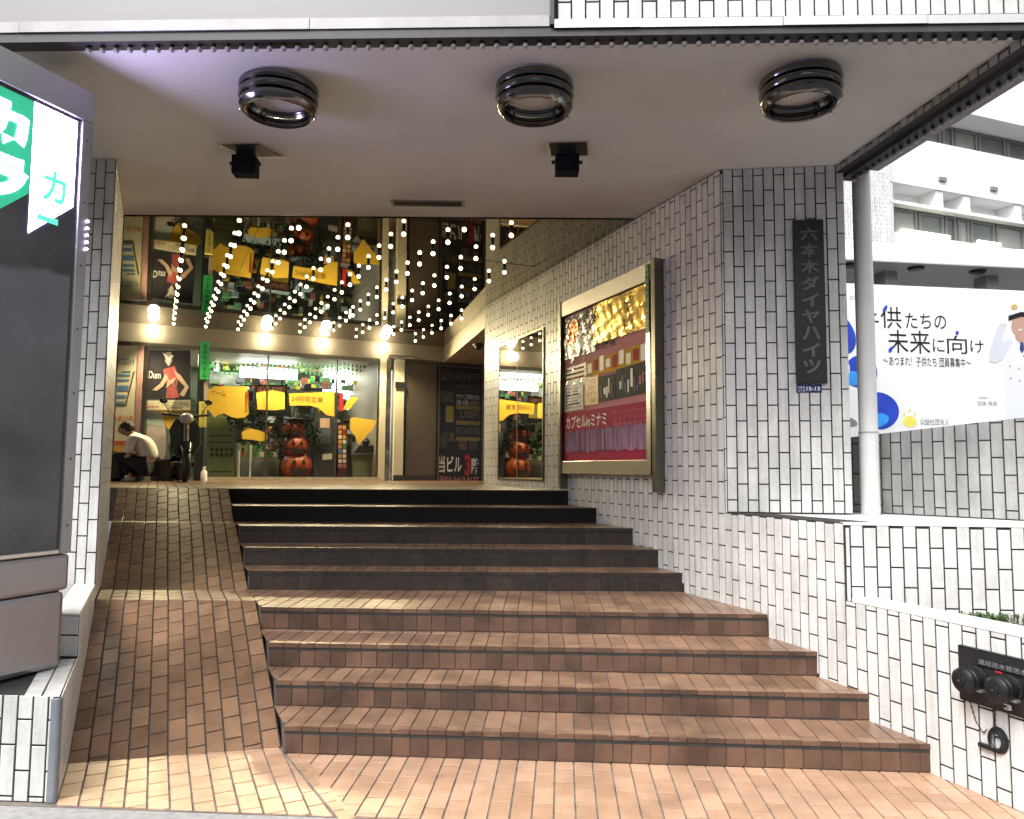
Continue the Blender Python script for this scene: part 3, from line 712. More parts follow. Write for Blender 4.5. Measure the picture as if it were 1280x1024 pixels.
for i in range(nn + 1):
    f = .02 + .98 * i / nn; d = .060 + .008 * (i % 2) + rr.uniform(0, .005); vs += [FW.p(xx(f), zz(.05 + .02 * rr.random()), d), FW.p(xx(f), zz(.205 + .02 * (rr.random() - .5)), d)]
b.add(vs, [(2 * i, 2 * i + 2, 2 * i + 3, 2 * i + 1) for i in range(nn)]); b.build('pleated_strip', mat('grey violet pleats', (.40, .24, .30), .6, 0, spec=.12, var=.5, scale=22, stretch=(1, 1, .12)), pc)
# clear sheet over the posters, buckled so it catches the lamps
vinyl, t_, b_ = nodes('clear vinyl'); b_.inputs['Alpha'].default_value = .12; b_.inputs['Base Color'].default_value = (.05, .05, .05, 1); b_.inputs['Roughness'].default_value = .05; b_.inputs['Specular IOR Level'].default_value = 1.
foil('vinyl_sheet', .0, .32, .33, .78, vinyl, .03, 21, 14, 16)

# ---- mirror on the stair wall
mz0, mz1 = 1.455, 3.2
t = thing('wall_mirror', 'tall frameless mirror on the tiled wall near the shop front', 'mirror', tuple(FW.p(MRS[0], mz0, 0)))
MB().obox(FW, MRS[0], MRS[1], mz0, mz1, .007, .016).build('mirror_glass', MIRROR, t)
for a_, b2, c_, d_ in ((MRS[0] - .02, MRS[0], mz0, mz1), (MRS[1], MRS[1] + .02, mz0, mz1), (MRS[0] - .02, MRS[1] + .02, mz0 - .02, mz0), (MRS[0] - .02, MRS[1] + .02, mz1, mz1 + .02)):
    MB().obox(FW, a_, b2, c_, d_, .007, .022).build('mirror_frame', DSTEEL, t)
MB().obox(FW, (MRS[0] * .55 + MRS[1] * .45) - .006, (MRS[0] * .55 + MRS[1] * .45) + .006, mz0, mz1, .0162, .018).build('mirror_joint', CREAM, t)

# ================================================================== LEFT SIDE
FL = Frame((lx(3.69), 3.69, 0), (-.4226, .9063, 0))     # inner face of the left walls, running back
def sL_(y): return (y - 3.69) / .9063
lp = thing('left_pilaster', 'white tiled pilaster behind the lit street sign at the left of the ramp', 'pillar', (lx(5.5), 5.5, .7))
FPI = vframe((-4.6, 5.66), (lx(5.55), 5.55)); LPI = (Vector((-4.6, 5.66)) - Vector((lx(5.55), 5.55))).length
MB().prism([(-4.6, 5.666), (lx(5.55) - .006, 5.556), (lx(6.75) - .008, 6.75), (-4.6, 6.9)], .4, SOF - .002).build('pilaster_core', GROUT, lp)
T = Tiles(lp, WT); wall_tiles(T, FPI, LPI - 1.3, LPI - .004, .70, SOF - .003, start=LPI - .004 - .0758 * 17, top=SOF + .12, n0=-.004)
wall_tiles(T, FL, sL_(5.56), sL_(6.75), .62, SOF - .003, top=SOF + .02, n0=-.004, flip=1); T.emit()
b2 = thing('stepped_wall', 'upper step of the low tiled wall at the foot of the left pilaster', 'low wall', (lx(4.5), 4.5, .3))
MB().prism([(lx(4.43) - .006, 4.436), (lx(5.55) - .006, 5.55), (-4.4, 5.65), (-4.4, 4.52)], -.1, .715).build('wall_core', GROUT, b2)
MB().prism([(lx(4.43) - .002, 4.432), (lx(5.54) - .002, 5.545), (lx(5.54) - .16, 5.55), (lx(4.43) - .16, 4.44)], .715, .728).build('cap_tile', WT, b2, bevel=.003)
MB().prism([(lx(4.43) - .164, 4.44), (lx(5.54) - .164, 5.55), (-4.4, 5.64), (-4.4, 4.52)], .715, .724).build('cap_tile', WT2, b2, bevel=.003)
FB2 = vframe((-4.4, 4.516), (lx(4.43), 4.43)); LB2 = (Vector((-4.4, 4.516)) - Vector((lx(4.43), 4.43))).length
T = Tiles(b2, WT); wall_tiles(T, FB2, LB2 - 1, LB2 - .003, .49, .712, start=LB2 - .003 - .108 * 12, pw=.108, n0=-.003, top=.72); wall_tiles(T, FL, sL_(4.44), sL_(5.55), .0, .712, n0=-.004); T.emit()
b1 = thing('front_stub_wall', 'lowest white tiled wall under the lit sign with a rounded grey metal corner', 'low wall', (lx(3.8), 3.8, 0))
ZT = .485
MB().prism([(lx(3.69) - .012, 3.70), (lx(4.43) - .006, 4.43), (-4.4, 4.51), (-4.4, 3.84)], -.1, ZT - .006).build('wall_core', GROUT, b1)
FB1 = vframe((-4.4, 3.84), (lx(3.69), 3.69)); LB1 = (Vector((-4.4, 3.84)) - Vector((lx(3.69), 3.69))).length
T = Tiles(b1, WT); wall_tiles(T, FB1, LB1 - 1.2, LB1 - .045, .0, ZT - .004, start=LB1 - .045 - .0758 * 15 - .02, n0=-.009, top=ZT + .0); wall_tiles(T, FL, .03, sL_(4.43), 0.0, ZT - .004, n0=-.005, top=ZT + .05)
M = Frame((lx(3.69), 3.69, 0), (1, -.05, 0), (-.4226, .9063, 0))
for i in range(4):        # top bedding: two rows of tiles laid flat
    for j in range(2):
        P0 = FL.p(.045 + i * .2, 0, -.012 - j * .08); U = FL.U; N_ = -FL.N
        m4 = Matrix((-N_, U, Vector((0, 0, 1)))).transposed().to_4x4(); m4.translation = (P0.x, P0.y, ZT - .006)
        m4 = Matrix((FL.N, U, Vector((0, 0, 1)))).transposed().to_4x4(); P0 = FL.p(0, 0, -.010); m4.translation = (P0.x, P0.y, ZT - .006)
        T.add(m4, clip([(-.072 - j * .08, i * .2), (-j * .08, i * .2), (-j * .08, .193 + i * .2), (-.072 - j * .08, .193 + i * .2)], [(.1, -.04), (.1, 3), (-2, 3), (-2, 1.11)]))
T.emit()
b = MB(); pr = []
for i in range(7):
    an = i / 6 * pi / 2; pr.append((sin(an), cos(an)))
c0 = Vector((lx(3.69), 3.69, 0)); ux, uy = FB1.U, FL.U
pts = [c0 - ux * .05 + FB1.N * .002] + [c0 - ux * .03 + uy * .03 - uy * .032 * q[1] + ux * .032 * q[0] for q in pr] + [c0 + uy * .06 + FL.N * .002]
b.prism([(p.x, p.y) for p in pts] + [((c0 - ux * .04 + uy * .05).x, (c0 - ux * .04 + uy * .05).y)], -.004, ZT - .012).build('corner_guard', mat('grey corner guard', (.24, .26, .29), .5, .4, var=.12), b1, bevel=.003)

# lit street sign
K = Vector((-2.412, 4.208, 0)); KU = Vector((.379, .925, 0)).normalized()
FK = Frame(K, KU)
ks = thing('led_sign', 'large steel street sign with lit green and white lettering above a black glass panel', 'illuminated sign', (K.x - .1, K.y - .3, ZT))
MB().obox(FK, -.60, -.01, .49, .90, -.36, -.006).build('base_box', KSTEEL, ks, bevel=.03)
MB().obox(FK, -.62, .0, .90, 1.095, -.38, .004).build('base_collar', KSTEEL, ks, bevel=.02)
MB().obox(FK, -1.05, -.10, 1.10, 3.52, -.30, -.03).build('cabinet', KSTEEL, ks)
for a_, b_2, c_, d_ in ((-1.1, 0, 3.52, 3.70), (-.065, 0, 1.10, 3.518), (-1.1, -1.04, 1.10, 3.518), (-1.038, -.067, 1.098, 1.125)):
    MB().obox(FK, a_, b_2, c_, d_, -.32, .008).build('frame', KSTEEL if d_ > 1.2 else STEEL, ks, bevel=.006)
MB().obox(FK, -1.04, -.066, 1.125, 3.518, -.028, -.012).build('glass_panel', GLASS_D, ks)
w1, w2, w3, w4 = (-.335, 3.50), (-.085, 3.50), (-.085, 3.01), (-.33, 2.79)
flat('white_field', FK, [w4, w3, w2, w1], LED_W, ks, -.0115, .002)
flat('green_field', FK, [(-1.0, 2.40), (-.338, 3.0), (-.338, 3.50), (-1.0, 3.50)], LED_G, ks, -.0115, .002)
lettering('カ', FK, -.62, 3.20, -.36, 3.44, LED_W, ks, n0=-.0085, weight=.055)
lettering('ラ', FK, -.62, 2.93, -.35, 3.16, LED_W, ks, n0=-.0085, weight=.055)
lettering('カ', FK, -.27, 2.99, -.13, 3.17, LED_GD, ks, n0=-.0085, weight=.03)
lettering('ー', FK, -.29, 2.875, -.17, 2.91, LED_GD, ks, n0=-.0085, weight=.02)
for k in range(7):
    MB().lathe(FK.M(-.033, 1.25 + k * .36, .008), [(.0, .004), (.006, .003), (.007, 0), (0, 0)], 10).build('screw', DSTEEL, ks)
for k in range(5):
    MB().ball(FK.p(-.005, 2.95 - k * .04, .012), .007, 8).build('edge_glint', LED_W, ks)  # glowing beads put in for the sparkles reflected along the frame edge

# ================================================================== HOSE INLETS on the low wall
q0, q1 = FW.px(1202, 805), FW.px(1205, 873); 
sa = q0[0]; sb = sa + .62; za, zb2 = q1[1], q0[1]
hi = thing('hose_inlet', 'black twin fire hose inlet plate with two round caps and hanging chains', 'hose inlet', tuple(FW.p(sa, za, .01)))
IRON = mat('black cast iron', (.014, .015, .017), .38, .3, var=.35, scale=14)
MB().obox(FW, sa, sb, za, zb2, .005, .03).build('plate', IRON, hi, bevel=.004)
MB().obox(FW, sa + .012, sb - .012, za + .012, zb2 - .012, .03, .033).build('plate_face', mat('black enamel', (.012, .012, .013), .5), hi)
zc = za + (zb2 - za) * .47
for k, s_ in enumerate((sa + .105, sa + .275)):
    Mx = FW.M(s_, zc, .033)
    o = MB().lathe(Mx, [(0, 0), (.062, 0), (.062, .012), (.050, .016), (.050, .05), (.058, .052), (.060, .075), (.056, .078), (.060, .082), (.060, .104), (.050, .112), (.022, .114), (.020, .122), (0, .124)], 26).build('hose_cap', IRON, hi)
    MB().ball(FW.p(s_ - .003, zc + .0, .16), .010, 8).build('cap_pin', IRON, o)
    MB().obox(FW, s_ + .035, s_ + .068, zc - .045, zc - .035, .07, .10).build('cap_lug', mat('worn nickel', (.4, .4, .38), .4, .8), o)
MB().obox(FW, sa + .11, sa + .40, zb2 - .075, zb2 - .03, .034, .042).build('caption_plate', IRON, hi, bevel=.003)
lettering('連結送水管送水口', FW, sa + .12, zb2 - .066, sa + .39, zb2 - .040, GREYI, hi, n0=.042)
MB().obox(FW, sa + .20, sa + .235, zb2 - .088, zb2 - .080, .034, .038).build('red_mark', RED, hi)
lettering('3', FW, sa + .235, za + .018, sa + .275, za + .045, WHT, hi, n0=.034, weight=.03)
def chain(pts, name='chain'):
    b = MB(); P_ = [Vector(p) for p in pts]; 
    for i in range(len(P_) - 1):
        n = max(1, int((P_[i + 1] - P_[i]).length / .011))
        for q in range(n):
            c = P_[i].lerp(P_[i + 1], (q + .5) / n); d = (P_[i + 1] - P_[i]).normalized()
            b.tube([c - d * .005, c + d * .005], .0022 if q % 2 else .0035, 5)
    return b.build(name, IRON, hi)
zr = FW.px(1250, 925); sr, zr = zr
chain([FW.p(sa + .04, za, .012), FW.p(sa + .07, za - .09, .012), FW.p(sa + .11, za - .135, .014), FW.p(sr - .055, zr + .035, .014)])
chain([FW.p(sr - .01, za, .012), FW.p(sr - .012, zr + .06, .014)])
Mr = FW.M(sr, zr, .018) @ Matrix.Diagonal((.8, 1.0, 1, 1))
MB().torus(Mr, .052, .0085, 26, 7).build('coupling_ring', IRON, hi); MB().torus(Mr @ Matrix.Translation((.003, 0, .014)), .040, .007, 24, 7).build('coupling_ring', IRON, hi)
MB().torus(Mr @ Matrix.Translation((0, 0, -.006)), .058, .006, 24, 7).build('coupling_ring', IRON, hi)
MB().obox(FW, sr - .095, sr - .01, zr - .058, zr - .036, .010, .03).build('wrench_bar', IRON, hi, bevel=.004)

# ================================================================== OUTSIDE RIGHT
pp = at_y(1088.5, 640, 5.68)
t = thing('round_pole', 'thick pale painted round pole standing on the planter wall', 'pole', (pp.x, 5.68, 1.258))
MB().lathe(Matrix.Translation((pp.x, 5.68, 0)), [(.068, 1.258), (.068, 1.86), (.066, 1.862), (.066, 6.5), (0, 6.5)], 32).build('shaft', POLEM, t)
MB().lathe(Matrix.Translation((pp.x, 5.68, 0)), [(.0695, 1.855), (.0705, 1.86), (.0695, 1.868), (.064, 1.868)], 32).build('joint_band', mat('pole joint', (.45, .45, .44), .4), t)
# rear wall of grey tiles
FR = vframe((2.29, 6.45), (3.66, 4.60)); LR = (Vector((2.29, 6.45)) - Vector((3.66, 4.60))).length
rw = thing('rear_wall', 'grey tiled wall behind the pole with its top edge rising to the right', 'tiled wall', tuple(FR.p(0, 1.26, -.1)))
topz = lambda s: 1.84 + .078 * (s - .62)
MB().fprism(FR, [(0, 1.262), (LR, 1.262), (LR, topz(LR)), (0, topz(0))], -.18, 0).build('wall_core', GROUT, rw)
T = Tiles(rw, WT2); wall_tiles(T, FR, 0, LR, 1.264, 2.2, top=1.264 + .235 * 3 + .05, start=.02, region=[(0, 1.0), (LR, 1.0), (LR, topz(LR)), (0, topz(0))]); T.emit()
# billboard
FB = vframe((4.0, 9.93), (8.6, 10.56))
bb = thing('billboard', 'long white billboard with black Japanese lettering, blue shapes and a saluting officer in white', 'billboard', (6, 10.2, -.12))
P = FB.px
bl, br_ = 0.0, 4.4; bt = P(1055, 354)[1]; bbm = 2.0
MB().obox(FB, bl, br_, bbm, bt, -.12, 0).build('board', mat('billboard vinyl', (.74, .75, .75), .5, var=.02), bb)
for s_ in (.4, 2.2, 4.0): MB().obox(FB, s_, s_ + .14, -.12, bt - .1, -.28, -.125).build('post', GREYI, bb)
def line(txt, u0, v0, u1, v1, m=INK, wgt=.0):
    a, b_ = P(u0, v1); c, d = P(u1, v0); lettering(txt, FB, a, b_, c, d, m, bb, n0=.003, weight=wgt)
line('子', 1075, 392, 1098, 412); line('供', 1101, 384, 1126, 410); line('たちの', 1132, 393, 1182, 410)
line('未来', 1110, 414, 1162, 441); line('に', 1166, 424, 1180, 440); line('向', 1184, 420, 1208, 442); line('け', 1213, 426, 1229, 441)
line('～あつまれ！子供たち 団員募集中～', 1104, 448, 1213, 457); line('公益社団法人', 1150, 524, 1186, 531, GREYI)
line('代表理事', 1222, 496, 1234, 499, GREYI); line('団長 隊員', 1222, 502, 1246, 507, GREYI)
line('広告', 1062, 370, 1072, 375, GREYI)
def ell(u, v, ru, rv, rot, m, n0, name='blue_shape'):
    pts = []
    for i in range(28):
        an = 2 * pi * i / 28; x = ru * cos(an) * (1 + .12 * sin(an)); y = rv * sin(an); pts.append(P(u + x * cos(rot) - y * sin(rot), v + x * sin(rot) + y * cos(rot)))
    flat(name, FB, pts, m, bb, n0)
ell(1052, 418, 16, 26, -.3, BLUE, .002); ell(1076, 464, 21, 21, .2, BLUE, .002); ell(1066, 473, 9, 9, .2, SKYB, .0045); ell(1100, 513, 22, 24, -.6, BLUE, .002); ell(1095, 526, 16, 9, -.3, SKYB, .0045); ell(1056, 462, 6, 13, 0, WHT, .0045, 'white_shape')
ell(1058, 527, 14, 6, .2, GREYI, .002, 'grey_shape'); ell(1137, 527, 8.5, 7, 0, mat('lemon print', (.75, .68, .12), .5), .002, 'sun_mark')
for i in range(3): ell(1137 + (i - 1) * 7, 518 - (i == 1) * 5, 1.3, 2, 0, mat('lemon print', (0, 0, 0)), .002, 'sun_ray')
ell(1106, 386, 2, 5, .5, BLUE, .006, 'blue_drop'); ell(1113, 437, 2, 4, .5, BLUE, .006, 'blue_drop'); ell(1196, 416, 2, 2.5, 0, BLUE, .006, 'blue_drop')
UNI = mat('uniform print', (.62, .64, .68), .5, var=.03); FACE = mat('printed face', (.42, .25, .20), .5)
flat('officer_uniform', FB, [P(*q) for q in ((1258, 524), (1256, 470), (1252, 440), (1240, 450), (1236, 446), (1244, 420), (1250, 398), (1256, 402), (1254, 424), (1262, 420), (1272, 418), (1285, 421), (1292, 430), (1294, 528))], UNI, bb, .002)
flat('officer_sleeve', FB, [P(*q) for q in ((1236, 452), (1236, 440), (1246, 410), (1252, 401), (1258, 404), (1252, 428), (1262, 424), (1266, 428), (1252, 450), (1244, 454))], mat('sleeve print', (.52, .54, .60), .5, var=.03), bb, .0042)
flat('officer_neck', FB, [P(*q) for q in ((1269, 424), (1268, 412), (1284, 412), (1283, 424), (1276, 430))], FACE, bb, .0048)
ell(1274, 406, 10, 14, .1, FACE, .0055, 'officer_face'); ell(1254, 402, 4, 5, .5, UNI, .0075, 'officer_glove')
flat('officer_cap', FB, [P(*q) for q in ((1260, 398), (1258, 388), (1262, 381), (1275, 378), (1290, 381), (1293, 396), (1276, 392))], UNI, bb, .0078)
flat('cap_peak', FB, [P(*q) for q in ((1260, 401), (1260, 395), (1276, 390), (1293, 394), (1293, 398), (1276, 396))], INK, bb, .0098)
ell(1267, 384, 4, 3.5, 0, mat('badge print', (.45, .33, .10), .5), .0118, 'cap_badge')
flat('officer_tie', FB, [P(*q) for q in ((1275, 428), (1279, 428), (1280, 437), (1277, 442), (1274, 437))], NAVY, bb, .006)
flat('officer_mouth', FB, [P(*q) for q in ((1272, 412), (1278, 411.4), (1276, 413), (1273, 413))], WHT, bb, .008)
for u_, v_ in ((1262, 458), (1273, 461), (1263, 473), (1274, 476), (1279, 445)): ell(u_, v_, 1.2, 1.2, 0, mat('button print', (.35, .33, .25), .5), .006, 'uniform_button')
# covered way behind the billboard
FCW = vframe((3.6, 12.1), (11, 13.1)); P2 = FCW.px
cw = thing('covered_walkway', 'white flat roofed covered walkway behind the billboard with dark downlights', 'canopy', (6, 12.5, -.12))
zt_, zb_ = P2(1090, 302)[1], P2(1090, 327)[1]
MB().obox(FCW, 0, 7, zb_, zt_, -1.6, 0).build('roof_slab', WHITEB, cw, bevel=.03)
for u_ in (1137, 1268): s_ = P2(u_, 350)[0]; MB().obox(FCW, s_ - .11, s_ + .13, -.12, zb_, -.8, -.5).build('post', mat('grey post', (.36, .36, .36), .6), cw)
for u_, v_ in ((1063, 332), (1145, 336), (1222, 340)):
    p = at_z(u_, v_, zb_ - .02); MB().lathe(Matrix.Translation((p.x, p.y, zb_)), [(.0, -.001), (.14, -.001), (.12, -.045), (0, -.05)], 16).build('downlight', BLACK, cw)
# office building
FO = Frame((11.1, 22, 0), (.94, .341, 0)); PO = FO.px
zo = lambda v: PO(1120, v)[1]
ob = thing('office_building', 'large white office building with long balconies and strips of dark windows', 'building', (15, 24, -.12))
Z = {v: zo(v) for v in (60, 95, 128, 146, 168, 228, 250, 254, 262, 290, 305, 312)}
GW = mat('office glass', (.10, .115, .105), .08, var=.3, scale=.6); GW2 = mat('office blind glass', (.24, .25, .22), .2, var=.2, scale=.5)
MB().obox(FO, 0, 26, -.12, Z[60] + 6, -9, -.7).build('wall', WHITEB, ob)
def slab(a, b, z0, z1, n0=-.7, n1=0, name='balcony_band'): MB().obox(FO, a, b, z0, z1, n0, n1).build(name, WHITEB, ob)
slab(0, 26, Z[128] , Z[60], -.69, .25, 'roof_overhang')
slab(0, 26, Z[228], Z[168]); slab(0, 26, Z[254], Z[250], name='balcony_slab'); slab(0, 26, Z[305], Z[290])
slab(0, .0 + .25, Z[305], Z[228], -.69, -.02, 'end_wall')
for k, u_ in enumerate((1172, 1206, 1270, 1330)): s_ = PO(u_, 245)[0]; MB().obox(FO, s_, s_ + .28, Z[250] + .002, Z[228] - .002, -.69, -.05).build('divider', WHITEB, ob)
def winrow(z0, z1, us, depth, ms):
    ss = [PO(u_, 275)[0] for u_ in us]
    for i in range(len(ss) - 1):
        f = MB(); a, b_ = ss[i] + .03, ss[i + 1] - .03
        f.obox(FO, a, a + .09, z0, z1, depth, depth + .08).obox(FO, b_ - .09, b_, z0, z1, depth, depth + .08).obox(FO, a + .09, b_ - .09, z1 - .08, z1, depth, depth + .08).obox(FO, a + .09, b_ - .09, z0, z0 + .08, depth, depth + .08)
        o = f.build('window', mat('window frame grey', (.16, .16, .15), .5), ob)
        MB().obox(FO, a + .09, b_ - .09, z0 + .08, z1 - .08, depth + .01, depth + .03).build('pane', ms[i % len(ms)], o)
winrow(Z[290] + .01, Z[254] - .02, (1124, 1157, 1190, 1206, 1222, 1254, 1290, 1330, 1370), -.34, (GW2, GW, GW, GW2, GW))
winrow(Z[168] + .01, Z[128] - .03, (1130, 1153, 1186, 1203, 1219, 1249, 1285, 1320, 1360), -.68, (GW, GW, GW, GW, GW2))
winrow(Z[312] - .9, Z[305] - .05, (1124, 1157, 1175, 1200, 1240), -.68, (GW,))
for u_ in (1135, 1165, 1230): s_ = PO(u_, 292)[0]; MB().obox(FO, s_, s_ + 1.0, Z[290] + .12, Z[290] + .22, -.25, -.20).build('office_light', mat('office tube light', (.9, .9, .8), .5, emit=(1, .95, .7), es=2.5), ob)
for u_, v_ in ((1177, 225), (1241, 237)): s_, z_ = PO(u_, v_); MB().obox(FO, s_ - .14, s_ + .14, z_ - .05, z_ + .07, .001, .07).build('vent_cowl', GREYI, ob)
# tile clad stair tower
tw = thing('tiled_tower', 'white tiled stair tower at the left end of the office building', 'building', (10, 21, -.12))
FT = Frame((8.9, 20.9, 0), (.97, .243, 0)); aT = FT.px(1113, 270)[0]
MB().obox(FT, -.8, aT, -.12, 16, -3, 0).build('tower_wall', mat('pale mortar', (.24, .24, .23), .8), tw)
b = MB(); pw, ph = .082, .25; i = 0; x = -.8
z_lo, z_hi = FT.px(1090, 365)[1], FT.px(1090, 150)[1] + .8
while x < aT - .02:
    z = z_lo - (ph / 2 if i % 2 else 0)
    while z < z_hi:
        b.obox(FT, x + .006, min(aT, x + pw - .006), z, z + ph - .012, .0, .012); z += ph
    x += pw; i += 1
b.build('tower_tiles', WT, tw, kind='stuff')

# ================================================================== INNER HALL
FS = Frame((AD.x * 13.5, AD.y * 13.5, 0), BD)          # shop front plane
PS = FS.px
C = Vector((-1.30, 14.27, 0)); WE = Vector((wx(10.63), 10.63, 0))
mc = thing('mirror_ceiling', 'smoked mirror ceiling over the hall studded with rows of small lit bulbs', 'mirrored ceiling', (-2.5, 9.5, MIR))
cp = [to_ab(*p) for p in [(-7.6, 6.85), (wx(6.85), 6.85), (C.x, C.y), (-8.9, 10.75)]]
rr = random.Random(12)
a = 4.0
while a < 15:
    b_ = -5.2
    while b_ < 6.2:
        q = clip([(b_ + .0015, a + .0015), (b_ + 1.4985, a + .0015), (b_ + 1.4985, a + 1.7985), (b_ + .0015, a + 1.7985)], cp)
        if q and abs(area(q)) > .003:
            tx, ty = rr.gauss(0, .0012), rr.gauss(0, .0012)
            cx_ = sum(p[0] for p in q) / len(q); cy_ = sum(p[1] for p in q) / len(q)
            xy = [from_ab(*p) for p in q]; c0_ = from_ab(cx_, cy_)
            MB().prism(xy, lambda x, y: MIR + tx * (x - c0_[0]) + ty * (y - c0_[1]), MIR + .02).build('mirror_panel', MIRRORC, mc)
        b_ += 1.5
    a += 1.8
MB().prism([(-9, 6.84), (wx(6.84) + .1, 6.84), (2.3, 6.84), (2.3, 18), (-12, 18)], MIR + .03, MIR + .12).build('ceiling_backing', CHAN, mc)
lb = MB(); lb.ball((0, 0, -.062), .0215, 12); LB_ = lb.mesh('bulb', BULB_ON)
sk_ = MB(); sk_.lathe(Matrix.Identity(4), [(.0, 0), (.017, 0), (.013, -.042), (.0, -.042)], 10); SK_ = sk_.mesh('bulb_socket', BLACK)
pitch = .447
for b_, a0_ in ((.16, 7.54), (.63, 7.13), (1.12, 6.7), (1.6, 6.35), (2.06, 6.9), (2.53, 6.51), (3.0, 6.03), (3.51, 7.76), (4.04, 10.47)):
    a = a0_
    while a < 13.05:
        x, y = from_ab(b_, a); a += pitch
        if y < 6.95: continue
        M = Matrix.Translation((x, y, MIR - .001)); s_ = put(bpy.data.objects.new('bulb_socket', SK_), mc, M); put(bpy.data.objects.new('bulb', LB_), s_, M)
# bulkheads
bh = thing('bulkhead', 'cream painted bulkhead above the shop front turning towards the tiled wall', 'bulkhead', (C.x, C.y, 3.57))
MB().obox(FS, -4, 4.86, 3.57, MIR + .02, -.5, 0).build('front_bulkhead', CREAM, bh)
FBH = vframe((C.x, C.y), (WE.x, WE.y)); LBH = (WE - C).length
MB().obox(FBH, .0, LBH - .002, 3.575, MIR + .02, -.35, 0).build('side_bulkhead', CREAM, bh)
MB().prism([(WE.x + .02, WE.y), (C.x + .1, C.y), (C.x - .6, C.y + 1.6), (2.2, 17), (2.2, 10.6)], 3.58, 3.70).build('side_ceiling', mat('side ceiling paint', (.35, .30, .22), .6), bh)
MB().tube([FS.p(3.78, 3.62, .02), FS.p(4.28, 3.62, .02)], .035, 10).build('steel_roller', STEEL, bh)
LAMPS = []
for u_, b_ in ((188, -.13), (332, 1.6), (405, 2.58), (482, 3.66)):
    LAMPS.append(b_)
    where = {188: 'leftmost of the four, beside the tall banners', 332: 'second from the left above the pumpkin display window', 405: 'third from the left above the shop window', 482: 'rightmost of the four, above the cream shop post'}[u_]
    c = FS.p(b_, 3.765, .16); t = thing('flood_lamp', 'glaring round warm flood lamp, ' + where, 'flood lamp', tuple(c), 'flood lamps on the bulkhead')
    MB().ball(c, .085, 16).build('lens', LAMP_ON, t)
    MB().obox(FS, b_ - .05, b_ + .05, 3.74, 3.79, .001, .07).build('lamp_bracket', CREAM, t)
    ld = bpy.data.lights.new('flood_lamp_light', 'SPOT'); ld.energy = 95; ld.color = (1, .82, .46); ld.shadow_soft_size = .08; ld.spot_size = RAD(165); ld.spot_blend = .5
    lo = bpy.data.objects.new('flood_lamp_light', ld); COL.objects.link(lo); lo.location = FS.p(b_, 3.70, .34); lo.rotation_euler = (FS.N * -.62 + Vector((0, 0, .79))).to_track_quat('Z', 'Y').to_euler()

# ---- back wall right of the shop: dark panels and information board
bw = thing('back_wall', 'plain dark brown wall panel between the cream shop post and the dark information board', 'wall', tuple(FS.p(4.4, TOP, 0)))
MB().obox(FS, 4.14, 6.6, TOP, 3.60, -.2, 0).build('wall_panel', BROWNW, bw)
MB().obox(FS, 4.14, 4.72, TOP + .002, 3.50, .001, .02).build('door_panel', mat('brown door', (.11, .09, .068), .4, var=.06), bw)
MB().obox(FS, 4.14, 4.72, TOP, TOP + .10, .021, .03).build('kick_plate', CHAN, bw)
ib_ = thing('information_board', 'tall dark information board with price text, yellow blocks and the phone number at its foot', 'sign board', tuple(FS.p(4.76, TOP, .02)))
ia0, ib0, iz0, iz1 = PS(547, 600)[0], PS(600, 600)[0], TOP + .01, PS(560, 459)[1]
MB().obox(FS, ia0, ib0, iz0, iz1, .001, .05).build('board', mat('board black', (.018, .017, .018), .3), ib_)
for r_ in ((ia0 - .03, ia0, iz0, iz1), (ib0, ib0 + .03, iz0, iz1), (ia0 - .03, ib0 + .03, iz1, iz1 + .03)): MB().obox(FS, *r_, .001, .07).build('board_frame', DSTEEL, ib_)
def iln(txt, u0, v0, u1, v1, m, wgt=.0):
    a_, z_ = PS(u0, v1); c_, d_ = PS(u1, v0); lettering(txt, FS, a_, z_, c_, d_, m, ib_, n0=.051, weight=wgt)
DIM = mat('dim grey print', (.16, .15, .14), .5); DY = mat('dim yellow print', (.20, .17, .05), .5)
iln('当ビル', 546.5, 570, 576, 591, WHT, .02); iln('3', 579, 568, 587.5, 595, RED, .05); iln('階', 588, 573, 597, 592, WHT, .02)
iln('☎03-5413-8177', 546.5, 595, 597, 604, PINK, .01)
iln('☎03-5413-8177', 549, 466, 598, 476, DIM); iln('カプセルイン', 569, 482, 598, 490, DIM); iln('サウナご利用の方は', 569, 494, 598, 499, WHT); iln('３階へお越しください', 569, 501, 598, 506, WHT); iln('3,700円', 573, 514, 597, 524, DIM, .02); iln('宿泊 24時間 営業', 569, 534, 598, 543, DIM)
for v_ in (508, 527, 547): a_, z_ = PS(569, v_ + 4); c_, d_ = PS(599, v_); flat('yellow_rule', FS, rectpts(a_, z_, c_, d_), DY, ib_, .051)
for i, (u0, v0, u1, v1, m_) in enumerate(((548, 490, 566, 503, DIM), (546, 506, 550, 538, DIM), (556, 508, 566, 528, DY), (548, 541, 558, 560, DIM), (560, 541, 567, 552, DIM), (572, 552, 582, 562, DIM), (585, 552, 595, 562, DIM))):
    a_, z_ = PS(u0, v1); c_, d_ = PS(u1, v0); flat('picture', FS, rectpts(a_, z_, c_, d_), mat('dim photo %d' % (i % 3), (.06 + .03 * (i % 3), .065, .05), .4, var=.6, scale=14) if m_ is DIM else m_, ib_, .051)
dm = at_z(598, 431, 3.56); t = thing('dome_camera', 'small dark dome camera on the side ceiling near the tiled wall', 'security camera', tuple(dm))
MB().lathe(Matrix.Translation(dm), [(0, .02), (.09, .02), (.09, -.02), (.07, -.03), (0, -.03)], 18).build('base', CHAN, t); MB().ball(dm + Vector((0, 0, -.03)), .062, 14).build('dome', BLACK, t)
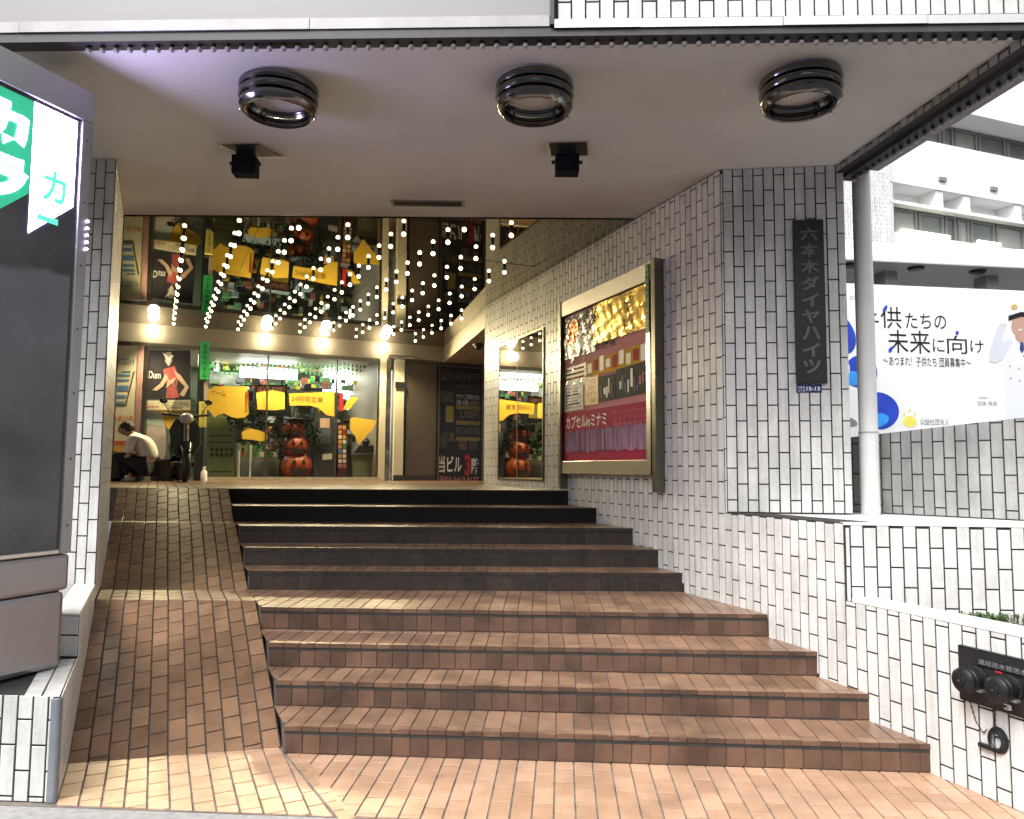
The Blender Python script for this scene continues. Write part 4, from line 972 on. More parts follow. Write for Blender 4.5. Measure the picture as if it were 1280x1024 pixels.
# cream posts of the shop front
sf = thing('shop_front', 'glazed shop front with cream posts, thin mullions and yellow film shapes on its panes', 'shop front', tuple(FS.p(1.8, TOP, 0)))
def post(b0, b1, m, n0=-.12, n1=.03, z0=TOP, z1=3.568, name='post'): return MB().obox(FS, b0, b1, z0, z1, n0, n1).build(name, m, sf, bevel=.004)
CP = mat('cream post paint', (.66, .62, .47), .35, var=.06)
pc_ = post(PS(474, 500)[0], PS(482, 500)[0], CP); post(PS(483, 500)[0], PS(488.5, 500)[0], mat('mottled steel post', (.30, .27, .20), .25, .9, var=.5, scale=6), n1=.0)
post(PS(492, 500)[0], PS(504, 500)[0], CP, n1=.06); MB().obox(FS, PS(492.5, 500)[0], PS(503, 500)[0], PS(497, 485)[1], PS(497, 478)[1], .0605, .09).build('number_plate', BLACK, sf)
MB().obox(FS, PS(490, 600)[0], PS(505, 600)[0], TOP, TOP + .10, .061, .075).build('post_foot', CHAN, sf)
post(PS(246, 500)[0], PS(257, 500)[0], mat('black post', (.02, .025, .022), .25, var=.3), n1=.05)
mull = [182, 333, 420, 472]
for u_ in mull: s_ = PS(u_, 520)[0]; post(s_ - .014, s_ + .014, DSTEEL, -.03, .02, name='mullion')
post(PS(179, 520)[0] - .05, PS(179, 520)[0] + .03, BROWNW, -.1, .03)
MB().obox(FS, -.32, 3.66, TOP, TOP + .06, -.06, .04).build('sill', mat('stone sill', (.45, .42, .34), .4, var=.15), sf)
MB().obox(FS, -.32, 3.66, 3.50, 3.568, -.06, .015).build('head_rail', DSTEEL, sf)
for u0, u1 in ((182, 246), (257, 333), (333, 420), (420, 472)):
    a_, c_ = PS(u0, 520)[0] + .016, PS(u1, 520)[0] - .016; MB().obox(FS, a_, c_, TOP + .062, 3.498, -.008, .0).build('pane', GLASS, sf)
def film(pts, m=YEL, name='window_film', n0=.002): pxflat(name, FS, pts, m, sf, n0)
film([(200, 512), (238, 512), (244, 520), (240, 528), (226, 534), (222, 542), (214, 541), (208, 534), (205, 524), (198, 520), (186, 516), (186, 512)])
film([(259, 484), (262, 487), (268, 483), (309, 483), (311, 517), (306, 522), (296, 523), (288, 521), (280, 517), (272, 519), (268, 522), (262, 514), (259, 512)])
film([(320, 491), (340, 488), (356, 491), (356, 511), (345, 513), (322, 512)], YELG); film([(361, 492), (418, 490), (418, 521), (408, 519), (398, 510), (386, 507), (362, 507)])
film([(302, 540), (312, 536), (324, 538), (334, 543), (334, 550), (326, 552), (316, 550), (303, 549)], n0=.004)
film([(438, 523), (444, 522), (471, 526), (466, 537), (460, 543), (449, 556), (446, 553), (444, 546), (437, 536)]); film([(429, 512), (434, 500), (440, 496), (448, 498), (442, 505), (437, 512)])
film([(424, 491), (429, 491), (429, 514), (424, 514)], RED, 'red_strip'); film([(306, 490), (311, 490), (311, 516), (306, 516)], RED, 'red_strip')
lettering('ゲーム', FS, PS(264, 495)[0], PS(264, 495)[1], PS(282, 488)[0], PS(282, 488)[1], mat('brown ink', (.25, .15, .03), .5), sf, n0=.0045)
lettering('24時間営業', FS, PS(364, 502)[0], PS(364, 502)[1], PS(404, 496)[0], PS(404, 496)[1], mat('brown ink', (0, 0, 0)), sf, n0=.0045)
# white vehicle shape on the first pane
WF = mat('pale lilac film', (.60, .52, .50), .45); PB = mat('pale aqua film', (.45, .58, .54), .45)
film([(176, 516), (182, 509), (190, 512), (202, 516), (206, 530), (208, 546), (207, 566), (204, 577), (195, 577), (190, 566), (186, 560), (182, 540), (176, 528)], WF, 'vehicle_film', .004)
film([(178, 516), (184, 512), (188, 514), (188, 531), (183, 531), (178, 524)], PB, 'vehicle_window', .0065); film([(190, 515), (201, 518), (203, 534), (190, 531)], PB, 'vehicle_window', .0065)
# shop interior
sh = thing('shop_room', 'bright shop interior behind the glass with lit ceiling panels and green shelving', 'shop interior', tuple(FS.p(1.8, TOP, -2.8)))
MB().obox(FS, -.9, 3.75, TOP, 3.56, -3.0, -2.9).build('back_wall', mat('pale green wall', (.13, .15, .10), .6, var=.25, scale=2), sh)
rr = random.Random(17)
for nm, m_ in (('red_goods', mat('brick print', (.30, .08, .05), .6)), ('green_goods', mat('leaf green print', (.10, .24, .09), .6)), ('white_goods', WHT), ('yellow_goods', YELG), ('dark_goods', INK), ('grey_goods', GREYI), ('pale_goods', SAGE)):
    b = MB()
    for _ in range(46 if nm != 'dark_goods' else 90):
        u_, v_, n_ = rr.uniform(262, 472), rr.choice((457, 463, 479, 487, 500, 514, 528, 541, 553, 567, 580)) + rr.uniform(-2, 2), rr.uniform(-2.6, -1.6); a_, z_ = FS.px(u_, v_, n_)
        w_, h_ = rr.uniform(.05, .16), rr.uniform(.05, .15); b.obox(FS, a_, a_ + w_, z_, z_ + h_, n_ - .1, n_)
    b.build(nm, m_, sh, kind='stuff')
b = MB()
for v_, n_ in ((452, -.9), (457, -1.3), (462, -1.8), (476, -2.0)):
    p0, p1 = FS.px(262, v_, n_), FS.px(470, v_ + 2, n_)
    for k in range(38): 
        f = k / 38; a_ = p0[0] + (p1[0] - p0[0]) * f; z_ = p0[1] + (p1[1] - p0[1]) * f - .05 * abs(sin(f * 12)); b.obox(FS, a_, a_ + .035, z_ - .05, z_, n_, n_ + .004)
b.build('bunting', GREEN, sh, kind='stuff')
MB().obox(FS, -.9, -.75, TOP, 3.56, -2.9, -.1).build('side_wall', CREAM, sh); MB().obox(FS, 3.62, 3.75, TOP, 3.56, -2.9, -.13).build('side_wall', CREAM, sh)
MB().obox(FS, -.9, 3.75, 3.569, 3.65, -3.0, -.5).build('shop_ceiling', WHT, sh)
def lp_(u0, v0, u1, v1, n, m=SHOPL, name='light_panel', d=.05):
    a_, z_ = FS.px(u0, v1, n); c_, d_ = FS.px(u1, v0, n); return MB().obox(FS, a_, c_, z_, d_, n - d, n).build(name, m, sh)
lp_(300, 462, 372, 471, -1.6); lp_(404, 466, 470, 489, -2.2); lp_(425, 489, 455, 498, -2.3); lp_(434, 500, 450, 512, -2.4)
lp_(262, 466, 300, 481, -1.9, mat('grey duct', (.30, .31, .28), .5, var=.5, scale=6), 'duct')
rr = random.Random(9)
for i in range(34):      # goods on shelves along the back, each a small box
    u_ = 265 + i * 6.1 + rr.uniform(-1, 1); v_ = rr.choice((478, 486, 527, 552, 566)); m_ = rr.choice((GREEN, SAGE, PINK, WHT, RED, BLUEP, SHOPL if i % 7 == 0 else YELG, INK))
    lp_(u_, v_ - rr.uniform(4, 7), u_ + rr.uniform(3, 6), v_, -2.3 + rr.uniform(-.2, .2), m_, 'goods', .12)
for v_ in (479, 487, 528, 553, 567): a_, z_ = FS.px(262, v_ + 1.5, -2.3); c_, d_ = FS.px(470, v_, -2.3); MB().obox(FS, a_, c_, z_, z_ + .02, -2.6, -2.1).build('shelf', DSTEEL, sh)
ld = bpy.data.lights.new('shop_light', 'AREA'); ld.shape = 'RECTANGLE'; ld.size = 3.4; ld.size_y = 1.6; ld.energy = 45; ld.color = (.95, 1, .86)
lo = bpy.data.objects.new('shop_light', ld); COL.objects.link(lo); lo.matrix_world = Matrix.Translation(FS.p(1.6, 3.54, -1.6)) @ Matrix.Rotation(RAD(25), 4, 'Z')

def board(name, label, cat, pts, n, th, m, parent=None):
    pts = [FS.px(u, v, n) for u, v in pts]; cx_ = min(p[0] for p in pts); cz_ = min(p[1] for p in pts)
    t = thing(name, label, cat, tuple(FS.p(cx_, cz_, n))); MB().fprism(FS, pts, n - th, n).build('panel', m, t); return t
# posters and hanging signs
t = board('film_poster', 'dark cinema poster of a figure in red on the first shop pane', 'poster', [(184, 438), (238, 438), (238, 499), (184, 499)], .03, .01, mat('dark poster paper', (.030, .028, .035), .35))
def pf(pts, m, name, n0=.031): pxflat(name, FS, pts, m, t, n0)
pf([(204, 462), (218, 458), (223, 470), (221, 484), (224, 498), (207, 498), (209, 484), (205, 472)], mat('dusty red print', (.36, .09, .09), .4, var=.25), 'figure_dress')
pf([(207, 441), (214, 440), (215, 452), (211, 458), (206, 452)], mat('pale skin print', (.45, .33, .24), .5), 'figure_head', .0335)
pf([(203, 441), (212, 447), (213, 444), (217, 445), (212, 452), (210, 458), (208, 450)], WHT, 'figure_scarf', .036)
pf([(216, 462), (226, 470), (236, 484), (230, 496), (224, 494), (231, 484), (222, 474)], mat('pale skin print', (0, 0, 0)), 'figure_arm', .0335)
pf([(207, 468), (200, 480), (190, 488), (196, 489), (204, 483), (210, 472)], mat('pale skin print', (0, 0, 0)), 'figure_arm', .0335)
pf([(206, 470), (212, 476), (220, 472), (216, 482), (224, 488), (214, 480), (207, 486), (210, 477)], mat('pale skin print', (0, 0, 0)), 'figure_sash', .0375)
lettering('Dum', FS, PS(186, 472)[0], PS(186, 473)[1], PS(201, 465)[0], PS(201, 465)[1], WHT, t, n0=.034)
t = board('poster_caption', 'cream caption strip with black characters under the dark cinema poster', 'sign', [(182, 501), (238, 500), (238, 513), (182, 512)], .05, .01, CREAMP)
for tx, u0, v0, u1, v1, m_ in (('スタッフ', 184, 503, 199, 506, DIM), ('募集中!', 184, 507, 199, 511, RED), ('コンビニでも予約可能', 202, 503, 236, 507.5, INK), ('24時間受付中', 210, 508.5, 228, 511.5, INK)):
    lettering(tx, FS, PS(u0, v1)[0], PS(u0, v1)[1], PS(u1, v0)[0], PS(u1, v0)[1], m_, t, n0=.052)
t = board('green_vertical_sign', 'narrow lit green vertical sign with dark characters hanging on the black post', 'sign', [(250, 427), (262, 427), (261.5, 474), (250, 474)], .14, .06, GLIT)
a_, z_ = FS.px(252.5, 472, .14); c_, d_ = FS.px(259.5, 430, .14); vlettering('営業中ゲーム', FS, a_, z_, c_, d_, INK, t, n0=.141)
t = board('yellow_vertical_sign', 'small yellow vertical sign low on the black post', 'sign', [(249, 502), (259, 502), (258, 534), (249, 534)], .14, .05, mat('lemon board', (.72, .66, .16), .4))
a_, z_ = FS.px(251, 533, .14); c_, d_ = FS.px(257, 504, .14); vlettering('駐輪禁止', FS, a_, z_, c_, d_, mat('brown ink', (0, 0, 0)), t, n0=.141)
t = board('wooden_post_cover', 'pale pinkish board strip on the black post between the green and yellow signs', 'board', [(255, 476), (260, 476), (260, 500), (255, 500)], .10, .04, mat('pinkish board', (.42, .33, .27), .5))
t = board('green_notice_board', 'sage green notice board with rows of dark pictograms behind the glass', 'notice board', [(259, 519), (293, 519), (293, 597), (259, 597)], -.25, .05, SAGE)
for i in range(5):
    for j in range(2):
        u_ = 263 + i * 6; v_ = 561 + j * 7; pxflat('pictogram', FS, [(u_, v_), (u_ + 2, v_ - 2.5), (u_ + 4, v_), (u_ + 4, v_ + 3), (u_, v_ + 3)], mat('dark green ink', (.03, .06, .03), .5), t, -.249, n=-.25)
for v_ in (544, 552, 589): pxflat('rule', FS, [(262, v_), (290, v_), (290, v_ + 1.6), (262, v_ + 1.6)], mat('dark green ink', (0, 0, 0)), t, -.249, n=-.25)
t = board('arcade_display', 'black framed display with red banner and picture behind the middle pane', 'display', [(319, 481), (359, 481), (359, 516), (319, 516)], -.35, .25, BLACK)
pxflat('display_banner', FS, [(321, 483), (357, 483), (357, 490), (321, 490)], mat('salmon print', (.55, .12, .10), .4), t, -.349, n=-.35); pxflat('display_picture', FS, [(321, 492), (356, 492), (356, 512), (321, 512)], YELG, t, -.349, n=-.35)
pxflat('display_detail', FS, [(338, 500), (346, 496), (354, 503), (352, 511), (338, 511)], mat('pale green print', (.35, .45, .22), .5), t, -.347, n=-.35)
lettering('GAME', FS, *FS.px(324, 489, -.35), *FS.px(354, 484.5, -.35), WHT, t, n0=-.347)
t = board('counter_cabinet', 'grey green low cabinet behind the middle pane next to the pumpkins', 'cabinet', [(298, 553), (348, 553), (348, 598), (298, 598)], -.6, .5, mat('cabinet green grey', (.22, .25, .20), .5))
for j in range(2):
    for i in range(6): pxflat('cabinet_label', FS, [(301 + i * 8, 556 + j * 9), (306 + i * 8, 556 + j * 9), (306 + i * 8, 562 + j * 9), (301 + i * 8, 562 + j * 9)], rr.choice((GREEN, SAGE, WHT, ORANGE)), t, -.599, n=-.6)
pxflat('cabinet_door', FS, [(300, 578), (346, 578), (346, 597), (300, 597)], mat('slate door', (.16, .20, .21), .45), t, -.599, n=-.6)
t = board('photo_machine', 'tall blue grey machine with paper notices beside the pumpkins', 'machine', [(394, 508), (400, 516), (417, 523), (417, 598), (392, 598), (390, 520)], -.3, .6, mat('machine grey', (.045, .055, .065), .4))
pxflat('machine_front', FS, [(396, 536), (413, 536), (413, 555), (396, 553)], mat('slate blue panel', (.11, .14, .17), .4), t, -.299, n=-.3)
pxflat('notice', FS, [(400, 523), (412, 523), (412, 535), (400, 535)], mat('pink paper', (.55, .38, .28), .6), t, -.297, n=-.3); pxflat('notice', FS, [(403, 568), (415, 567), (415, 574), (403, 575)], WHT, t, -.297, n=-.3)
t = board('grey_kiosk', 'grey upright kiosk with white top behind the pumpkins', 'machine', [(368, 503), (376, 500), (389, 501), (392, 508), (391, 545), (368, 545)], -.8, .4, mat('kiosk grey', (.13, .14, .13), .4))
pxflat('kiosk_top', FS, [(377, 500.5), (387, 500.5), (388, 503), (377, 503)], WHT, t, -.799, n=-.8)
t = board('capsule_toy_rack', 'slim rack of small colourful packets behind the right pane', 'rack', [(422, 530), (434, 530), (434, 598), (422, 598)], -.4, .3, mat('maroon rack', (.10, .03, .03), .4))
for j in range(9):
    for i in range(2): pxflat('packet', FS, [(423 + i * 5.5, 532 + j * 6), (427 + i * 5.5, 532 + j * 6), (427 + i * 5.5, 536.5 + j * 6), (423 + i * 5.5, 536.5 + j * 6)], rr.choice((PINK, WHT, GREEN, YEL, RED, SKYB)), t, -.399, n=-.4)
t = board('green_grey_bin', 'greenish grey square bin with dark lid behind the right pane', 'bin', [(440, 568), (472, 566), (472, 598), (441, 598)], -.35, .45, mat('bin green grey', (.13, .15, .10), .5))
pxflat('lid', FS, [(445, 562), (449, 557), (466, 557), (472, 562), (472, 566), (441, 567)], BLACK, t, -.35, .05, n=-.35)
MB().ball(FS.p(PS(466, 552)[0], PS(466, 552)[1], -.5), .075, 12).build('black_sack', BLACK, t)
# tall banners at the left
t = thing('tall_banner', 'tall pale yellow banner with blue bars and a pink edge left of the shop', 'banner', tuple(at_y(158, 603, 12.05)))
FBn = vframe((at_y(128, 603, 12.05).x, 12.05), (at_y(181, 603, 12.05).x, 12.05)); PB_ = FBn.px
def bf(pts, m, name, n0=.001): pxflat(name, FBn, pts, m, t, n0)
MB().obox(FBn, PB_(128, 500)[0], PB_(170, 500)[0], TOP + .05, 3.5, -.04, 0).build('banner_panel', CREAMP, t); MB().obox(FBn, PB_(170, 500)[0] + .001, PB_(177, 500)[0], TOP + .02, 3.5, -.04, .01).build('pink_edge', mat('dusty pink edge', (.50, .30, .27), .5), t)
MB().obox(FBn, PB_(177, 500)[0] + .001, PB_(182, 500)[0], TOP, 3.5, -.08, .0).build('side_post', DSTEEL, t)
lettering('ップ', FBn, *PB_(144, 436), *PB_(156, 429), mat('brown ink', (0, 0, 0)), t); lettering('クラブスロット', FBn, *PB_(143, 457), *PB_(169, 447), BLUEP, t, weight=.03)
for i, (u0, u1, v0, v1) in enumerate(((152, 164, 464, 466), (143, 163, 468, 471), (141, 162, 474, 477), (141, 161, 482, 489), (140, 158, 494, 498), (140, 156, 502, 505))): bf([(u0, v0), (u1, v0), (u1 - 1, v1), (u0, v1)], BLUEP, 'blue_bar')
bf([(167, 464), (169, 464), (158, 507), (140, 507), (140, 505), (156.5, 505)], mat('dark olive line', (.10, .10, .05), .5), 'dark_line', .003)
lettering('プレゼント中', FBn, *PB_(139, 527), *PB_(166, 519), mat('orange red print', (.60, .14, .06), .5), t, weight=.03)
bf([(137, 551), (160, 551), (158, 557), (137, 557)], mat('orange red print', (0, 0, 0)), 'red_bar'); bf([(137, 557), (158, 557), (154, 568), (137, 568)], mat('amber print', (.70, .42, .10), .5), 'amber_bar')
MB().prism([(-9.5, 12.3), (-6.6, 12.3), (-6.6, 12.45), (-9.5, 12.45)], TOP, MIR).build('x', None) if False else None
hw = thing('hall_side_wall', 'plain wall behind the tall banner at the left end of the hall', 'wall', (-8, 12.3, TOP))
MB().prism([(-10.5, 10.2), (-10.4, 10.0), (-6.16, 12.12), (-6.2, 12.3)], TOP, MIR).build('wall_panel', BROWNW, hw)
MB().prism([(-10.4, 10.0), (-10.2, 6.9), (-10.35, 6.9), (-10.55, 10.0)], TOP, MIR).build('wall_panel', BROWNW, hw)

# pumpkins
pm = FS.p(PS(372, 600)[0], 0, -.35); t = thing('pumpkin_stack', 'stack of three orange grinning pumpkin lanterns behind the middle pane', 'decoration', (pm.x, pm.y, TOP))
for i, (r_, zc_, dx) in enumerate(((.27, .25, .03), (.235, .60, .0), (.19, .90, -.04))):
    bmm = MB(); vs = []; cen = pm + Vector((0, 0, TOP + zc_)) + FS.U * dx
    b_ = MB(); seg = 40; rings = 14; vv = []; ff = []
    for j in range(rings + 1):
        th_ = pi * j / rings
        for q in range(seg):
            ph_ = 2 * pi * q / seg; R_ = r_ * (1 + .045 * abs(cos(5 * ph_)) - .03) * sin(th_) ** .8; vv.append((cen.x + R_ * cos(ph_), cen.y + R_ * sin(ph_), cen.z - .86 * r_ * cos(th_)))
    for j in range(rings):
        for q in range(seg): k_ = j * seg; ff.append((k_ + q, k_ + (q + 1) % seg, k_ + seg + (q + 1) % seg, k_ + seg + q))
    b_.smooth = True; b_.add(vv, ff); o = b_.build('pumpkin', ORANGE, t)
    fcx = (cen - FS.o).dot(FS.U) ; fz = cen.z; FFr = Frame(FS.p(fcx, 0, (cen - FS.o).dot(FS.N) + r_ * .97), FS.U)
    def face(pts, nm): MB().fprism(FFr, [(x * r_, fz + y * r_) for x, y in pts], -.06, .012).build(nm, BLACK, o)
    face([(-.45, .18), (-.15, .14), (-.30, .46)], 'eye'); face([(.15, .14), (.45, .18), (.30, .46)], 'eye'); face([(-.07, -.06), (.07, -.06), (0, .12)], 'nose')
    face([(-.6, -.12), (-.42, -.2), (-.2, -.24), (-.1, -.14), (.05, -.26), (.25, -.22), (.42, -.2), (.6, -.12), (.4, -.5), (.18, -.6), (.08, -.5), (-.05, -.62), (-.3, -.56)], 'mouth')
MB().tube([pm + Vector((-.03, 0, TOP + 1.04)), pm + Vector((-.05, 0, TOP + 1.13))], [.03, .022], 8).build('stem', SAGE, t)
MB().lathe(Matrix.Translation(pm + Vector((0, 0, TOP + 1.08))), [(0, .32), (.05, .12), (.09, .03), (.22, .0), (.22, -.012), (0, -.012)], 20).build('witch_hat', BLACK, t)

# bicycles and scooter in front of the glass
def garland(label, pts, n, cnt, seed):
    r_ = random.Random(seed); c = FS.px(*pts[0], n); t = thing('dark_garland', label, 'garland', tuple(FS.p(c[0], c[1], n)), 'dark garlands behind the shop glass')
    st_ = MB(); lf = MB(); P_ = [FS.p(*FS.px(u, v, n), n) for u, v in pts]; st_.tube(P_, .012, 6); st_.build('stem', BLACK, t)
    for _ in range(cnt):
        k = r_.randrange(len(P_) - 1); p = P_[k].lerp(P_[k + 1], r_.random()) + Vector((r_.gauss(0, .07), r_.gauss(0, .07), r_.gauss(0, .07)))
        a_ = Vector((r_.gauss(0, 1), r_.gauss(0, 1), r_.gauss(0, 1))).normalized() * r_.uniform(.03, .07); b__ = a_.orthogonal().normalized() * .022
        lf.add([p, p + a_ * .5 + b__, p + a_, p + a_ * .5 - b__], [(0, 1, 2, 3)])
    lf.build('leaves', mat('black green leaf', (.010, .020, .012), .9, spec=.05), t, kind='stuff')
garland('dark leafy garland around the yellow oval film behind the middle panes', [(285, 522), (300, 526), (318, 512), (328, 532), (345, 528), (350, 560), (325, 556), (300, 554)], -.2, 420, 1)
garland('dark green garland draped over the top of the pumpkins', [(356, 562), (362, 540), (372, 522), (386, 520), (392, 540), (396, 566)], -.22, 260, 2)
for u_, v0_, lb_ in ((299, 563, 'thin white stand leg before the cabinet, left of the two'), (313.5, 556, 'thin white stand leg before the cabinet, right of the two')):
    a_, z_ = FS.px(u_, v0_, -.12); t = thing('white_stand', lb_, 'stand', tuple(FS.p(a_, TOP, -.12)), 'thin white stands behind the shop glass')
    MB().tube([FS.p(a_, TOP + .01, -.12), FS.p(a_, z_, -.12)], .018, 8).build('stand_tube', WHT, t); MB().tube([FS.p(a_, TOP, -.12), FS.p(a_, TOP + .02, -.12)], .05, 10).build('foot', WHT, t)
def scooter(p, rot):
    t = thing('scooter', 'dark motor scooter with clear windscreen parked nose out beside the crouching man', 'scooter', (0, 0, 0)); D = mat('scooter green black', (.015, .03, .025), .22, var=.3)
    for x in (0, 1.15): o = MB().torus(Matrix.Translation((x, 0, .25)) @ Matrix.Rotation(pi / 2, 4, 'X'), .19, .06, 28, 10).build('wheel', BLACK, t); MB().tube([(x, -.05, .25), (x, .05, .25)], .10, 14).build('rim', STEEL, o)
    MB().tube([(1.15, 0, .30), (1.08, 0, .50), (1.0, 0, .85)], [.05, .04, .04], 10).build('front_fork', DSTEEL, t)
    fr_ = Frame((0, 0, 0), (0, 1, 0), (-.15, 0, 1))
    MB().fprism(Frame((1.08, 0, 0), (0, 1, 0), (-.22, 0, 1)), [(-.12, .38), (.12, .38), (.21, .55), (.22, .78), (.14, .95), (-.14, .95), (-.22, .78), (-.21, .55)], -.05, .05).build('leg_shield', D, t, bevel=.03)
    MB().tube([(1.30, 0, .42), (1.2, 0, .52), (1.05, 0, .50), (.95, 0, .40)], [.05, .085, .085, .05], 12).build('front_mudguard', D, t)
    MB().obox(Frame((0, 0, 0), (1, 0, 0), (0, 1, 0)), .35, .98, -.15, .15, .22, .30).build('footboard', BLACK, t, bevel=.02)
    MB().tube([(.5, 0, .34), (.4, 0, .55), (.1, 0, .62), (-.25, 0, .62)], [.16, .19, .19, .10], 14).build('rear_body', D, t)
    MB().tube([(.52, 0, .70), (.3, 0, .76), (.0, 0, .78), (-.2, 0, .77)], [.08, .11, .11, .07], 12).build('seat', BLACK, t)
    MB().tube([(.86, -.32, 1.0), (.92, -.15, .98), (.95, 0, .96), (.92, .15, .98), (.86, .32, 1.0)], .018, 8).build('handlebar', BLACK, t)
    MB().ball((1.0, 0, .93), .085, 14, (1, 1.2, 1)).build('headlight', mat('headlamp glass', (.5, .5, .48), .1), t)
    for s_ in (-1, 1): MB().tube([(.9, s_ * .2, .98), (.88, s_ * .30, 1.16)], .007, 6).build('mirror_stalk', BLACK, t); MB().ball((.88, s_ * .31, 1.19), .05, 10, (.3, 1.2, .8)).build('mirror', CHROME, t)
    ws, t__, b__ = nodes('windscreen'); b__.inputs['Alpha'].default_value = .35; b__.inputs['Base Color'].default_value = (.12, .13, .12, 1); b__.inputs['Roughness'].default_value = .1
    MB().fprism(Frame((1.02, 0, 0), (0, 1, 0), (-.3, 0, 1)), [(-.16, .98), (.16, .98), (.19, 1.15), (.13, 1.32), (-.13, 1.32), (-.19, 1.15)], 0, .008).build('windscreen', ws, t)
    t.location = p; t.rotation_euler = (0, 0, rot)
q = FS.p(PS(222, 600)[0], TOP, .35); scooter(tuple(q - Vector((0, 0, 0))), RAD(-62))
# grey tub beside the scooter
q = FS.p(PS(203, 600)[0], TOP, .28); t = thing('grey_tub', 'dark grey tub standing under the vehicle film between the man and the scooter', 'tub', (q.x, q.y, TOP))
MB().lathe(Matrix.Translation((q.x, q.y, TOP)), [(0, .0), (.17, 0), (.23, .30), (.25, .31), (.25, .33), (.21, .33), (.16, .03), (0, .03)], 22).build('tub_body', mat('tub grey', (.06, .062, .06), .5), t)
MB().torus(Matrix.Translation((q.x, q.y, TOP + .33)), .235, .012, 24, 6).build('rim', BLACK, t)
# white bottle at the foot of the black post
q = FS.p(PS(254, 600)[0], TOP, .16); t = thing('white_bottle', 'small white plastic bottle standing at the foot of the black post', 'bottle', (q.x, q.y, TOP))
MB().lathe(Matrix.Translation((q.x, q.y, TOP)), [(0, 0), (.05, 0), (.05, .14), (.02, .18), (.02, .2), (0, .2)], 14).build('bottle_body', WHT, t); MB().lathe(Matrix.Translation((q.x, q.y, TOP + .2)), [(.024, 0), (.024, .03), (0, .03)], 10).build('cap', WHT, t)

# ================================================================== CROUCHING MAN
pq = at_y(171, 604, 11.25); PX_, PY_ = pq.x, 11.25
def skin(name, verts, edges, radii, m, parent, sub=2, root=0):
    me = bpy.data.meshes.new(name); me.from_pydata([(PX_ + x, PY_ + y, TOP + z) for x, y, z in verts], edges, []); o = bpy.data.objects.new(name, me); COL.objects.link(o)
    md = o.modifiers.new('skin', 'SKIN'); md.use_smooth_shade = True; o.modifiers.new('sub', 'SUBSURF').levels = sub
    for i, r_ in enumerate(radii): me.skin_vertices[0].data[i].radius = (r_, r_) if not isinstance(r_, tuple) else r_
    me.skin_vertices[0].data[root].use_root = True
    dg = bpy.context.evaluated_depsgraph_get(); m2 = bpy.data.meshes.new_from_object(o.evaluated_get(dg)); bpy.data.objects.remove(o)
    m2.materials.clear(); m2.materials.append(m); m2.name = name
    for p_ in m2.polygons: p_.use_smooth = True
    return put(bpy.data.objects.new(name, m2), parent)
man = thing('person', 'man in white shirt and dark trousers crouching on the hall floor, head bowed', 'person', (PX_, PY_, TOP))
V = [(.14, 0, .27), (.13, 0, .40), (.07, 0, .53), (-.03, 0, .63), (-.10, 0, .685), (-.155, 0, .735), (-.20, 0, .79)]; Eg = [(i, i + 1) for i in range(6)]; R_ = [.13, .13, .14, .12, .052, .072, .085]
for sg in (-1, 1):
    k = len(V)
    V += [(.12, sg * .09, .24), (-.08, sg * .13, .33), (-.27, sg * .14, .37), (-.16, sg * .13, .22), (-.04, sg * .12, .09), (-.02, sg * .12, .04), (-.15, sg * .13, .03)]
    R_ += [.095, .085, .062, .055, .042, .04, .035]; Eg += [(0, k)] + [(k + i, k + i + 1) for i in range(6)]
    k = len(V); V += [(-.03, sg * .16, .61), (-.03, sg * .21, .48), (-.03, sg * .20, .37), (-.15, sg * .16, .36), (-.25, sg * .10, .35), (-.29, sg * .085, .34)]; R_ += [.06, .048, .04, .033, .025, .032]
    Eg += [(3, k)] + [(k + i, k + i + 1) for i in range(5)]; hb_ = k + 5
    for f_ in range(4):
        k = len(V); dy = (f_ - 1.5) * .018; l_ = (.06, .07, .066, .05)[f_]; V += [(-.31, sg * .085 + dy, .34), (-.31 - l_ * .6, sg * .085 + dy * 1.1, .335), (-.31 - l_, sg * .085 + dy * 1.1, .305)]; R_ += [.009, .008, .007]; Eg += [(hb_, k), (k, k + 1), (k + 1, k + 2)]
    k = len(V); V += [(-.29, sg * .085 - sg * .035, .345), (-.32, sg * .085 - sg * .05, .325)]; R_ += [.010, .008]; Eg += [(hb_, k), (k, k + 1)]
skin('body', V, Eg, R_, SKIN, man)
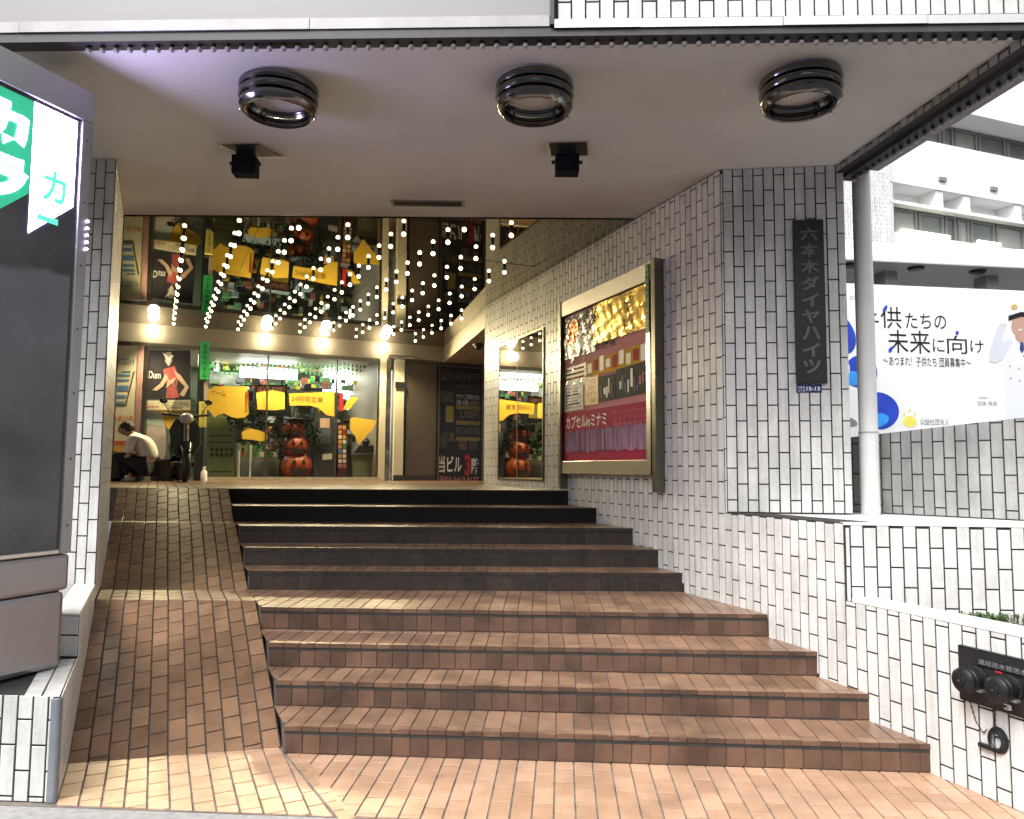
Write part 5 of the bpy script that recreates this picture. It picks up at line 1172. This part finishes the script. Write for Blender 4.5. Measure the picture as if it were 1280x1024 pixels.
# face, ear, hair
def hb(c, r_, sc, m, nm, par=man, rot=0):
    M = Matrix.Translation((PX_ + c[0], PY_ + c[1], TOP + c[2])) @ Matrix.Rotation(rot, 4, 'Y') @ Matrix.Diagonal((*sc, 1)); pr = [(r_ * sin(pi * i / 8), -r_ * cos(pi * i / 8)) for i in range(9)]
    return MB().lathe(M, pr, 18).build(nm, m, par)
hb((-.215, 0, .775), .088, (1.0, .86, 1.12), SKIN, 'head', rot=-.7)
hb((-.185, 0, .812), .096, (1.12, .93, .88), HAIR, 'hair', rot=-.5); hb((-.150, 0, .795), .088, (1, 1.0, 1), HAIR, 'hair', rot=-.5)
hb((-.302, 0, .745), .016, (1.4, .8, .9), SKIN, 'nose', rot=-.5)
for sg in (-1, 1): hb((-.19, sg * .078, .755), .022, (.8, .35, 1.2), SKIN, 'ear'); hb((-.287, sg * .03, .775), .009, (1, 1, 1), BLACK, 'eye')
hb((-.288, 0, .712), .018, (.5, 1.2, .4), mat('lips', (.30, .12, .10), .5), 'mouth')
V = [(.15, 0, .30), (.145, 0, .42), (.085, 0, .54), (-.02, 0, .635), (-.085, 0, .675)]; R_ = [.15, .155, .16, .135, .068]; Eg = [(i, i + 1) for i in range(4)]
for sg in (-1, 1): k = len(V); V += [(-.03, sg * .15, .61), (-.035, sg * .21, .50), (-.035, sg * .205, .40)]; R_ += [.08, .072, .066]; Eg += [(3, k), (k, k + 1), (k + 1, k + 2)]
skin('shirt', V, Eg, R_, SHIRT, man)
V = [(.14, 0, .26)]; R_ = [.15]; Eg = []
for sg in (-1, 1): k = len(V); V += [(.11, sg * .09, .235), (-.08, sg * .13, .33), (-.27, sg * .14, .375), (-.16, sg * .13, .22), (-.05, sg * .12, .10)]; R_ += [.115, .105, .08, .075, .06]; Eg += [(0, k)] + [(k + i, k + i + 1) for i in range(4)]
skin('trousers', V, Eg, R_, TROUS, man)
for sg in (-1, 1): hb((-.09, sg * .125, .035), .05, (2.6, .95, .75), mat('pale trainer', (.35, .34, .31), .6), 'shoe')
q = at_y(141, 604, 11.1); t = thing('black_bag', 'black bag on the floor in front of the crouching man', 'bag', (q.x, 11.1, TOP))
MB().tube([(q.x, 11.1, TOP + .005), (q.x, 11.1, TOP + .06), (q.x, 11.1, TOP + .28), (q.x, 11.1, TOP + .36)], [.10, .15, .13, .07], 14).build('bag_body', BLACK, t)
MB().torus(Matrix.Translation((q.x, 11.1, TOP + .37)) @ Matrix.Rotation(pi / 2, 4, 'X'), .06, .010, 18, 6).build('handle', BLACK, t)
